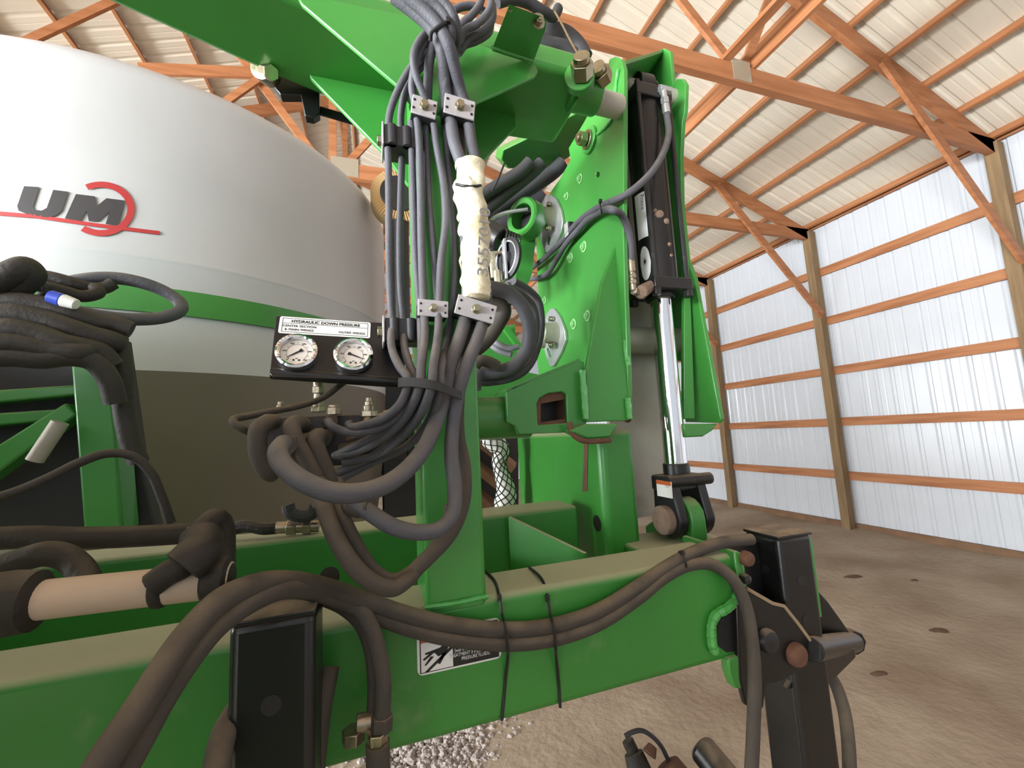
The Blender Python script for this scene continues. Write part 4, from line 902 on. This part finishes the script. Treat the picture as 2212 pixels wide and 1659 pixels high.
tank_poly('letter', [(164, 419), (205, 424), (209, 445), (230, 428), (270, 433), (258, 480), (252, 486), (228, 484), (237, 457), (213, 478), (192, 478), (187, 455), (174, 477), (140, 472)], LOGOB, lg, 2)
# ------------------------------------------------------------------ parking jacks
def jack(x0, x1, y0, y1, zt_, lab, zb_=0.0):
    t = thing('parking_jack', ((x0+x1)/2, (y0+y1)/2, 0), lab, 'parking jack'); cx, cy = (x0+x1)/2, (y0+y1)/2
    obj('jack_tube', MB().bb((x0, y0, .62), (x1, y1, zt_)), BLACK, t, bev=.010, seg=4)
    obj('tube_cap', MB().bb((x0-.001, y0-.001, zt_-.003), (x1+.001, y1+.001, zt_+.003)), BLACK, t, bev=.002)
    obj('inner_leg', MB().bb((x0+.012, y0+.012, .02), (x1-.012, y1-.012, .75)), BLACKM, t, bev=.004)
    obj('foot_plate', MB().bb((cx-.11, cy-.11, -.03), (cx+.11, cy+.11, .025)), BLACKM, t, bev=.006)
    for z in (zt_-.085, zt_-.16):
        obj('pin_hole', MB().cyl((cx, y0-.0006, z), (cx, y0+.002, z), .010, n=18), INK, t)
    return t
jr = jack(.752, .842, .652, .735, 1.728, 'black square parking jack standing at the right end of the front beam')
jl = jack(-.146, -.064, .530, .612, 1.777, 'black square parking jack standing at the left in front of the beam')
obj('side_pin_hole', MB().cyl((.7512, .69, 1.66), (.7535, .69, 1.66), .009, n=16), INK, jr)
# bracket cheeks and pins of the right jack
ck = [(1590, 1272), (1612, 1270), (1668, 1302), (1695, 1308), (1752, 1386), (1760, 1394), (1765, 1430), (1690, 1470), (1655, 1480), (1650, 1530), (1640, 1535), (1612, 1525), (1598, 1470)]
yj = .640
obj('cheek_plate', MB().prism([oy(*p, yj) for p in ck], (0, .012, 0)), BLACK, jr, bev=.003)
edge = [oy(1612, 1271, yj), oy(1668, 1303, yj), oy(1693, 1309, yj), oy(1722, 1345, yj), oy(1755, 1390, yj)]
obj('cheek_flange', MB().tube(edge, .0035, n=6, sub=1), mat('dusty_edge', (150, 130, 104), .9), jr)
ck2 = [(1770, 1278), (1790, 1300), (1846, 1380), (1850, 1420), (1790, 1470), (1760, 1470), (1760, 1330)]
obj('far_cheek_plate', MB().prism([oy(*p, .742) for p in ck2], (0, .010, 0)), BLACK, jr, bev=.003)
p0 = oy(1752, 1402, .636); p1 = oy(1842, 1386, .76)
obj('spacer_pipe', MB().cyl(p0, p1, .0215, n=22), BLACK, jr, bev=.002)
obj('pipe_flange', MB().cyl(p1-V((.0, .008, 0)), p1+V((0.004, .012, 0)), .027, n=8), BLACK, jr, bev=.002)
obj('lower_guard', MB().prism([oy(1730, 1440, .66), oy(1846, 1400, .70), oy(1848, 1422, .70), oy(1800, 1470, .69), oy(1700, 1490, .66)], (0, .012, 0)), BLACK, jr, bev=.002)
for (x, y, r, m_, nm) in ((1654, 1382, .021, BLACKM, 'pivot_bolt'), (1716, 1412, .021, RUST, 'rusty_pin'), (1608, 1205, .0135, RUST, 'rusty_pin'), (1604, 1248, .009, BLACKM, 'pivot_bolt')):
    q = oy(x, y, .640); obj(nm, MB().lathe(q, (0, -1, 0), [(r, 0), (r, .008), (r*.85, .013), (r*.4, .0155), (0, .016)], 22), m_, jr)
obj('mount_plate', MB().bb((.650, .700, 1.58), (.752, .714, 1.712)), BLACK, jr, bev=.002)
obj('green_mount', MB().bb((.843, .662, 1.56), (.855, .735, 1.715)), GREEN, jr, bev=.002)
jr['label'] = 'black square parking jack with side cheek plates at the right end of the beam'
# ------------------------------------------------------------------ long hoses over the front beam
BH = 'long hoses lying along the front beam'
hose('upper of the two long hoses tied to the beam front', [(195, 1690, .40), (245, 1610, .405), (300, 1530, .415), (350, 1450, .425), (410, 1365, .44), (480, 1295, .46), (560, 1262, .49), (640, 1258, .53), (720, 1274, .57), (800, 1302, .60), (880, 1328, .622), (960, 1347, .632), (1080, 1360, .634), (1190, 1352, .634), (1290, 1320, .634), (1380, 1266, .638), (1440, 1225, .648), (1500, 1192, .66), (1560, 1172, .668), (1622, 1165, .676)], .0112, HOSED, BH, n=14)
hose('lower of the two long hoses tied to the beam front', [(250, 1690, .42), (300, 1600, .425), (350, 1510, .435), (410, 1420, .445), (470, 1350, .46), (540, 1300, .48), (610, 1272, .51), (690, 1280, .56), (780, 1315, .60), (870, 1352, .624), (960, 1376, .633), (1080, 1390, .634), (1190, 1381, .634), (1290, 1348, .634), (1380, 1290, .636), (1435, 1246, .642), (1490, 1220, .65), (1540, 1220, .645), (1580, 1248, .632), (1608, 1300, .622), (1624, 1380, .615), (1630, 1460, .612), (1628, 1560, .612), (1622, 1690, .612)], .0108, HOSED, BH, n=14)
hose('hose dropping down behind the left parking jack', [(676, 1262, .60), (720, 1276, .596), (768, 1306, .592), (800, 1352, .59), (818, 1410, .588), (828, 1480, .586), (826, 1550, .586)], .0098, HOSED, BH, n=12)
hose('second hose dropping down behind the left parking jack', [(690, 1290, .612), (740, 1312, .61), (778, 1346, .608), (800, 1400, .606), (808, 1470, .606), (806, 1560, .606)], .0085, HOSED, BH, n=12)
hose('dark hose bent behind the right parking jack', [(1760, 1430, .80), (1800, 1470, .79), (1822, 1530, .77), (1832, 1600, .75), (1836, 1690, .74)], .0135, HOSED, BH, n=12)
hose('hose sagging past the lower left of the left jack', [(575, 1440, .64), (545, 1480, .62), (512, 1530, .57), (482, 1590, .53), (462, 1690, .50)], .012, HOSED, BH, n=12)
hose('hose passing right behind the left jack down to the floor', [(712, 1440, .62), (700, 1500, .61), (690, 1560, .605), (676, 1690, .60)], .0125, HOSED, BH, n=12)
cf = thing('hose_end_fitting', oy(800, 1590, .59), 'brass and steel hose end fitting near the bottom edge', 'hose fitting')
obj('nut', MB().cyl(oy(826, 1545, .586), oy(824, 1578, .586), .0135, n=6), HOSED, cf, bev=.001)
obj('bright_nut', MB().cyl(oy(816, 1580, .582), oy(816, 1605, .582), .0125, n=6), ZINC, cf, bev=.001)
obj('side_nut', MB().cyl(oy(764, 1575, .60), oy(764, 1602, .60), .0145, n=6).cyl(oy(770, 1564, .60), oy(806, 1556, .60), .011, n=12), FIT, cf, bev=.001)
obj('tail', MB().cyl(oy(816, 1605, .582), oy(818, 1690, .582), .0145, n=12), HOSED, cf)
# long ties round beam and hoses
def beam_tie(x, xb, lab):
    pts = [oz(x-40, 1225+.0*(x-1060), 1.7165), oz(x-10, 1256, 1.7165), oy(x, 1292, .647), oy(x+6, 1328, .634), oy(x+11, 1346, .6165), oy(x+15, 1372, .6155), oy(x+17, 1398, .6185), oy(x+18, 1416, .634), oy((x+xb)/2+10, 1470, .648), oy(xb, 1556 if xb < 1150 else 1528, .648)]
    t = thing('cable_tie', pts[3], lab, 'cable tie', 'long cable ties round the beam')
    obj('strap', MB().tube(pts, .0025, n=6, sub=8), TIE, t); obj('tie_head', MB().box(oy(x, 1292, .6455), .006, .005, .011), TIE, t, bev=.001)
beam_tie(1079, 1084, 'left long cable tie around the front beam, next to the sign'); beam_tie(1183, 1210, 'right long cable tie around the front beam')
tie('cable tie joining the two long hoses near the right jack', [(1467, 1192, .654), (1476, 1200, .640), (1482, 1218, .636), (1480, 1236, .648)], .002, (1474, 1194, .646))
# ------------------------------------------------------------------ white pipe with taped ends at the left
wp = thing('lift_rod', oy(280, 1285, .5), 'pale dusty rod bound with black tape and rubber at the left', 'rod')
q0, q1 = oy(-60, 1312, .50), oy(500, 1250, .50)
obj('rod', MB().cyl(q0, q1, .0165, n=26), PVC, wp, bev=.002)
def at(t): return q0.lerp(q1, t)
for t0_, t1_, r in ((.02, .24, .026), (.665, .74, .019), (.88, 1.0, .0215)):
    obj('rubber_cover', MB().lathe(at(t0_), q1-q0, [(r*.8, 0), (r, .003), (r*1.03, (t1_-t0_)*(q1-q0).length*.5), (r*.97, (t1_-t0_)*(q1-q0).length-.004), (r*.6, (t1_-t0_)*(q1-q0).length+.001), (0, (t1_-t0_)*(q1-q0).length+.0012)], 20), TAPE, wp)
tp = MB(); 
tp.tube([oy(330, 1262, .482), oy(360, 1240, .482), oy(395, 1222, .485), oy(420, 1200, .50), oy(432, 1165, .52), oy(445, 1135, .53), oy(468, 1122, .54), oy(480, 1140, .545), oy(482, 1190, .54), oy(480, 1240, .52)], .0115, n=12)
obj('bound_hose', tp, TAPE, wp)
obj('binding', MB().tube([oy(395, 1225, .474), oy(415, 1206, .478), oy(432, 1188, .485), oy(436, 1160, .50)], .018, n=12), TAPE, wp)
obj('copper_clip', MB().torus(oy(438, 1146, .52), (.3, .1, 1), .012, .0022, 20, 8), FIT, wp)
obj('end_knob', MB().cyl(oy(705, 1255, .64), oy(712, 1246, .60), .012, n=16), TAPE, wp)
# ------------------------------------------------------------------ dark hose stand at the left
ls = thing('hose_stand', (-.75, .78, 1.2), 'dark green stand carrying a heap of black hoses at the left', 'stand')
obj('upright', MB().prism([oy(150, 760, .80), oy(235, 760, .80), oy(265, 1150, .80), oy(180, 1150, .80)], (0, .05, 0)), GREEN, ls, bev=.004)
obj('back_panel', MB().prism([oy(-200, 800, .86), oy(265, 730, .86), (oy(300, 980, .86)), oy(340, 1160, .86), oy(-200, 1200, .86)], (0, .03, 0)), RUBBER, ls, bev=.003)
for y0_, h_ in ((830, 22), (880, 22)):
    obj('cross_rail', MB().prism([oy(-200, y0_+25, .82), oy(180, y0_, .82), oy(180, y0_+h_, .82), oy(-200, y0_+h_+35, .82)], (0, .03, 0)), GREEN, ls, bev=.003)
obj('diagonal', MB().prism([oy(-100, 1020, .80), oy(140, 870, .80), oy(165, 895, .80), oy(-100, 1090, .80)], (0, .03, 0)), GREEN, ls, bev=.003)
obj('grab_bar', MB().cyl(oy(75, 995, .77), oy(130, 912, .77), .010, n=16), STEELD, ls)
LH = 'black hoses heaped on the stand'
def lh(label, pts, r, m=HOSEK): hose(label, pts, r, m, LH, n=12, sub=8)
lh('large oval hose loop reaching out over the green band', [(90, 650, .76), (130, 618, .765), (190, 603, .77), (250, 601, .78), (310, 612, .79), (360, 632, .80), (390, 655, .80), (388, 672, .79), (350, 686, .775), (290, 690, .76), (220, 684, .745), (150, 672, .735), (60, 655, .73), (-60, 640, .72)], .0095, HOSE)
lh('thickest hose bending over the top left of the heap', [(-60, 640, .70), (0, 604, .69), (30, 588, .69), (55, 580, .695), (66, 590, .70), (50, 610, .705), (10, 640, .71), (-60, 680, .71)], .0155)
lh('upper strand of the black hose heap', [(-60, 600, .74), (40, 596, .74), (100, 598, .745), (150, 610, .75), (190, 622, .76), (225, 622, .77), (245, 612, .775)], .009)
lh('second strand of the black hose heap', [(-60, 620, .73), (30, 612, .73), (90, 618, .735), (140, 630, .74), (180, 640, .745), (212, 632, .75), (206, 620, .755)], .0085)
lh('third strand of the black hose heap', [(-60, 660, .70), (20, 652, .70), (90, 660, .705), (150, 678, .71), (200, 694, .72), (250, 702, .73), (284, 714, .735)], .013)
lh('fourth strand of the black hose heap', [(-60, 690, .69), (20, 680, .69), (90, 690, .695), (150, 710, .70), (200, 726, .71), (240, 736, .72), (262, 745, .73)], .014)
lh('fifth strand of the black hose heap', [(-60, 720, .68), (20, 712, .68), (80, 722, .685), (140, 744, .69), (180, 752, .70), (215, 760, .71), (240, 790, .72)], .014)
lh('sixth strand of the black hose heap', [(-60, 752, .675), (0, 740, .675), (60, 745, .68), (110, 755, .685), (170, 762, .69), (190, 760, .70)], .013)
lh('lowest strand of the black hose heap', [(-60, 775, .68), (20, 770, .68), (90, 775, .685), (150, 770, .69), (200, 780, .70), (235, 820, .71), (250, 870, .72)], .013)
lh('vertical strand hanging from the right of the heap', [(225, 700, .74), (240, 725, .74), (256, 760, .742), (264, 810, .745), (266, 870, .75), (278, 940, .755), (300, 1000, .76)], .013)
lh('thin arch of hose in front of the stand', [(-40, 1085, .64), (40, 1060, .645), (110, 1030, .65), (170, 1000, .655), (230, 980, .66), (285, 985, .665), (325, 1020, .67), (350, 1075, .675), (370, 1130, .68)], .0055)
cp = thing('colored_plug', oy(140, 650, .70), 'small blue and white plug lying among the black hoses', 'plug')
obj('blue_ring', MB().cyl(oy(108, 641, .698), oy(136, 649, .698), .009, n=14), BLUE, cp, bev=.001); obj('white_tip', MB().cyl(oy(136, 649, .698), oy(166, 658, .698), .009, .007, n=14), WHITE, cp, bev=.001)
# ------------------------------------------------------------------ left end of the frame
for k, (pts, lab) in enumerate((([(-40, 1240, .60), (40, 1212, .60), (100, 1196, .60), (145, 1205, .60), (180, 1240, .59), (190, 1290, .57)], 'dark hose curling behind the taped rod'), ([(-40, 1165, .66), (60, 1160, .66), (160, 1162, .66), (260, 1160, .665), (360, 1155, .67), (440, 1150, .68)], 'dark hose along the top of the rear beam at the left'))):
    hose(lab, pts, .013, TAPE, 'dark hoses by the taped rod', n=12)
# ------------------------------------------------------------------ net-covered hose and timbers under the tank
mh = thing('mesh_sleeved_hose', CAM+ray(1085, 1030)*1.4, 'bulging white hose in a black net sleeve behind the mast', 'hose')
mp = [(1046, 930), (1062, 948), (1082, 972), (1078, 1000), (1086, 1030), (1094, 1062), (1090, 1090), (1084, 1120)]
mr = lambda t: .030+.007*math.sin(t*9+.6)*(1 if .1 < t < .9 else .3)
Pm = spline([CAM+ray(*p)*1.42 for p in mp], 8); N = len(Pm)
obj('white_hose', MB().tube(Pm, .03, n=20, sub=1, rfun=mr), WHITE, mh, smooth=60)
net = MB()
for h in range(8):
    for sg_ in (1, -1):
        pts = []
        for i in range(N):
            T_ = (Pm[min(i+1, N-1)]-Pm[max(i-1, 0)]).normalized(); a_ = V((1, 0, 0)); a_ = (a_-T_*a_.dot(T_)).normalized(); b_ = T_.cross(a_)
            t = 2*math.pi*h/8+sg_*i*.16; pts.append(Pm[i]+(a_*math.cos(t)+b_*math.sin(t))*(mr(i/(N-1))+.0006))
        net.tube(pts, .0017, n=5, sub=1)
obj('net', net, INK, mh, kind='stuff')
for x0, y0, x1, y1 in ((990, 915, 1110, 1010), (990, 975, 1110, 1070), (990, 1035, 1110, 1130)):
    p, e_ = CAM+ray(x0, y0)*2.3, CAM+ray(x1, y1)*2.3
    obj('step_board', MB().beam(p, e_, .10, .04, side=(.3, 1, .3)), SPLASH, tk)
obj('step_back', MB().prism([CAM+ray(x, y)*2.42 for x, y in ((960, 900), (1120, 900), (1120, 1130), (960, 1130))], (0, .02, 0)), RUBBER, tk)
# pleated round filter behind the hoses
pf = thing('pleated_filter', oy(850, 425, 2.2), 'round tan pleated filter with a dark centre behind the left hoses', 'filter')
fc = oy(862, 424, 2.2); d = V((0, -1, 0))
pm = MB(); nP = 60
for k in range(nP):
    t0, t1, t2 = (2*math.pi*(k+f)/nP for f in (0, .5, 1)); e = lambda t: V((math.cos(t), 0, math.sin(t)))
    b = len(pm.v)
    pm.v += [fc+e(t0)*.098+d*.02, fc+e(t0)*.148+d*.0, fc+e(t1)*.098+d*.03, fc+e(t1)*.148+d*.014, fc+e(t2)*.098+d*.02, fc+e(t2)*.148]
    pm.f += [(b, b+1, b+3, b+2), (b+2, b+3, b+5, b+4)]
obj('pleats', pm, FILTERP, pf, smooth=0, kind='stuff')
obj('dark_disc', MB().cyl(fc+d*.0, fc+d*.034, .100, n=40), PLAST, pf, bev=.003)
obj('back_ring', MB().cyl(fc-d*.10, fc-d*.001, .147, n=40), FILTERP, pf)
obj('stem', MB().cyl(fc+V((0, .02, -.14)), fc+V((0, .06, -.75)), .05, n=18), BLACKM, pf)
# ------------------------------------------------------------------ things lying on the floor
def onfloor(px, py, z=0.0): return oz(px, py, z)
random.seed(21)
db = MB(); cen = onfloor(930, 1640)
for k in range(4200):
    px, py = random.gauss(925, 72)+random.random()**4*160, random.uniform(1545, 1720); q = onfloor(px, py, fl(cen.x, cen.y)-.015); s_ = abs(random.gauss(0, .009))+.003
    db.lathe(q, (random.gauss(0, .4), random.gauss(0, .4), 1), [(s_, -s_*.3), (s_*1.1, s_*.2), (s_*.6, s_*.8), (0, s_*.9)], 5, random.random())
o_ = obj('floor_debris', db, DEBRIS, None, smooth=0); o_['kind'] = 'stuff'; tag(o_, 'pale crumbly debris scattered on the dirt floor below the beam', 'debris')
fh = thing('hose_coupler', onfloor(1420, 1640), 'brown coupler end with a looped cord at the bottom edge', 'hose coupler')
k0 = CAM+ray(1400, 1690)*.95; k1 = CAM+ray(1362, 1590)*.98; k2 = CAM+ray(1450, 1690)*.92
obj('coupler_body', MB().cyl(CAM+ray(1400, 1720)*.93, CAM+ray(1368, 1625)*.97, .035, .022, n=18).cyl(CAM+ray(1368, 1625)*.97, CAM+ray(1355, 1598)*.98, .014, n=12), TAPE, fh, bev=.002)
obj('side_body', MB().cyl(CAM+ray(1480, 1720)*.93, CAM+ray(1440, 1650)*.96, .045, .03, n=18), RUST, fh, bev=.003)
obj('dust_plug', MB().cyl(CAM+ray(1402, 1630)*.96, CAM+ray(1410, 1610)*.97, .016, .010, n=14), RUST, fh, bev=.002)
obj('cord_loop', MB().tube([CAM+ray(x, y)*.97 for x, y in ((1350, 1590), (1365, 1582), (1385, 1578), (1405, 1588), (1428, 1612), (1445, 1645))], .005, n=8), RUBBER, fh)
rd = thing('round_bar', CAM+ray(1560, 1650)*.95, 'blunt dark round bar poking up at the bottom edge', 'bar')
obj('bar', MB().cyl(CAM+ray(1600, 1720)*.86, CAM+ray(1512, 1612)*.95, .031, n=22), BLACK, rd, bev=.010, seg=3)

# ------------------------------------------------------------------ light blocker added out of view on the left, shaped like a folded wing
wg = thing('blocker_wing', (-1.3, .1, 0), 'added wing-shaped light blocker with boxes, unseen beside the left end of the front beam', 'light blocker')
obj('blocker_beam', MB().bb((-1.35, -.45, 1.3), (-1.18, .95, 1.48)), GREEN, wg, bev=.01)
for k in range(2):
    y0_ = -.45+.54*k
    pr_ = [(-1.75, y0_, 1.5), (-.92, y0_, 1.5), (-.85, y0_, 2.10), (-1.82, y0_, 2.10)]
    obj('blocker_box', MB().prism(pr_, (0, .50, 0)), GREEN, wg, bev=.02)
    obj('blocker_lid', MB().bb((-1.84, y0_-.01, 2.10), (-.84, y0_+.51, 2.15)), BLACK, wg, bev=.015)
    obj('blocker_shank', MB().bb((-1.3, y0_+.15, .35), (-1.2, y0_+.30, 1.35)), GREEN, wg, bev=.01)
    obj('blocker_wheel', MB().lathe((-1.4, y0_+.27, .20), (1, 0, 0), [(0, 0), (.14, 0), (.215, .03), (.215, .12), (.14, .15), (0, .15)], 28), RUBBER, wg)
    obj('blocker_shield', MB().bb((-1.45, y0_, .35), (-1.40, y0_+.50, 1.5)), GREEN, wg, bev=.01)
obj('blocker_panel', MB().bb((-2.6, .78, .45), (-.66, .90, 2.42)), GREEN, wg, bev=.02)
obj('blocker_tube', MB().bb((-2.7, .74, 1.0), (-.70, .94, 1.2)), GREEN, wg, bev=.02)
obj('blocker_foot', MB().bb((-1.5, .78, -.03), (-1.38, .90, .5)), GREEN, wg, bev=.01)
obj('blocker_guard', MB().bb((-.84, -.62, .5), (-.06, -.56, 1.74)), GREEN, wg, bev=.01)  # added behind the camera to keep low light off the beam
obj('blocker_rail', MB().bb((-1.3, -.66, 1.0), (-.06, -.60, 1.1)), BLACK, wg, bev=.01)

for k, (px, py, lx, ly, lab) in enumerate(((2026, 1357, .10, .05, 'dark leaf-shaped clod alone in the middle of the open floor'), (1842, 1247, .13, .05, 'dark clod on the floor just right of the right jack, near the wall post'), (1975, 1252, .05, .025, 'small dark clod near the foot of the white wall'), (1900, 1452, .07, .03, 'dark clod on the floor low beside the right jack'))):
    cc = oz(px, py, 0); cc.z = fl(cc.x, cc.y)-.02; mb = MB(); random.seed(30+k)
    n = 14; vs = [cc+V((0, 0, .016))]
    for i in range(n):
        t = 2*math.pi*i/n; j = random.uniform(.75, 1.2); vs.append(cc+V((math.cos(t)*lx*j*.95-math.sin(t)*ly*.3, math.sin(t)*ly*j+math.cos(t)*lx*-.15, .001)))
    for i in range(n):
        t = 2*math.pi*i/n; vs.append(cc+V((math.cos(t)*lx*.6-math.sin(t)*ly*.2, math.sin(t)*ly*.6-math.cos(t)*lx*.09, .013)))
    mb.add(vs, [(1+i, 1+(i+1) % n, 1+n+(i+1) % n, 1+n+i) for i in range(n)]+[(0, 1+n+i, 1+n+(i+1) % n) for i in range(n)])
    tag(obj('dirt_clod', mb, CLOD, None), lab, 'clod', 'dark clods on the dirt floor')
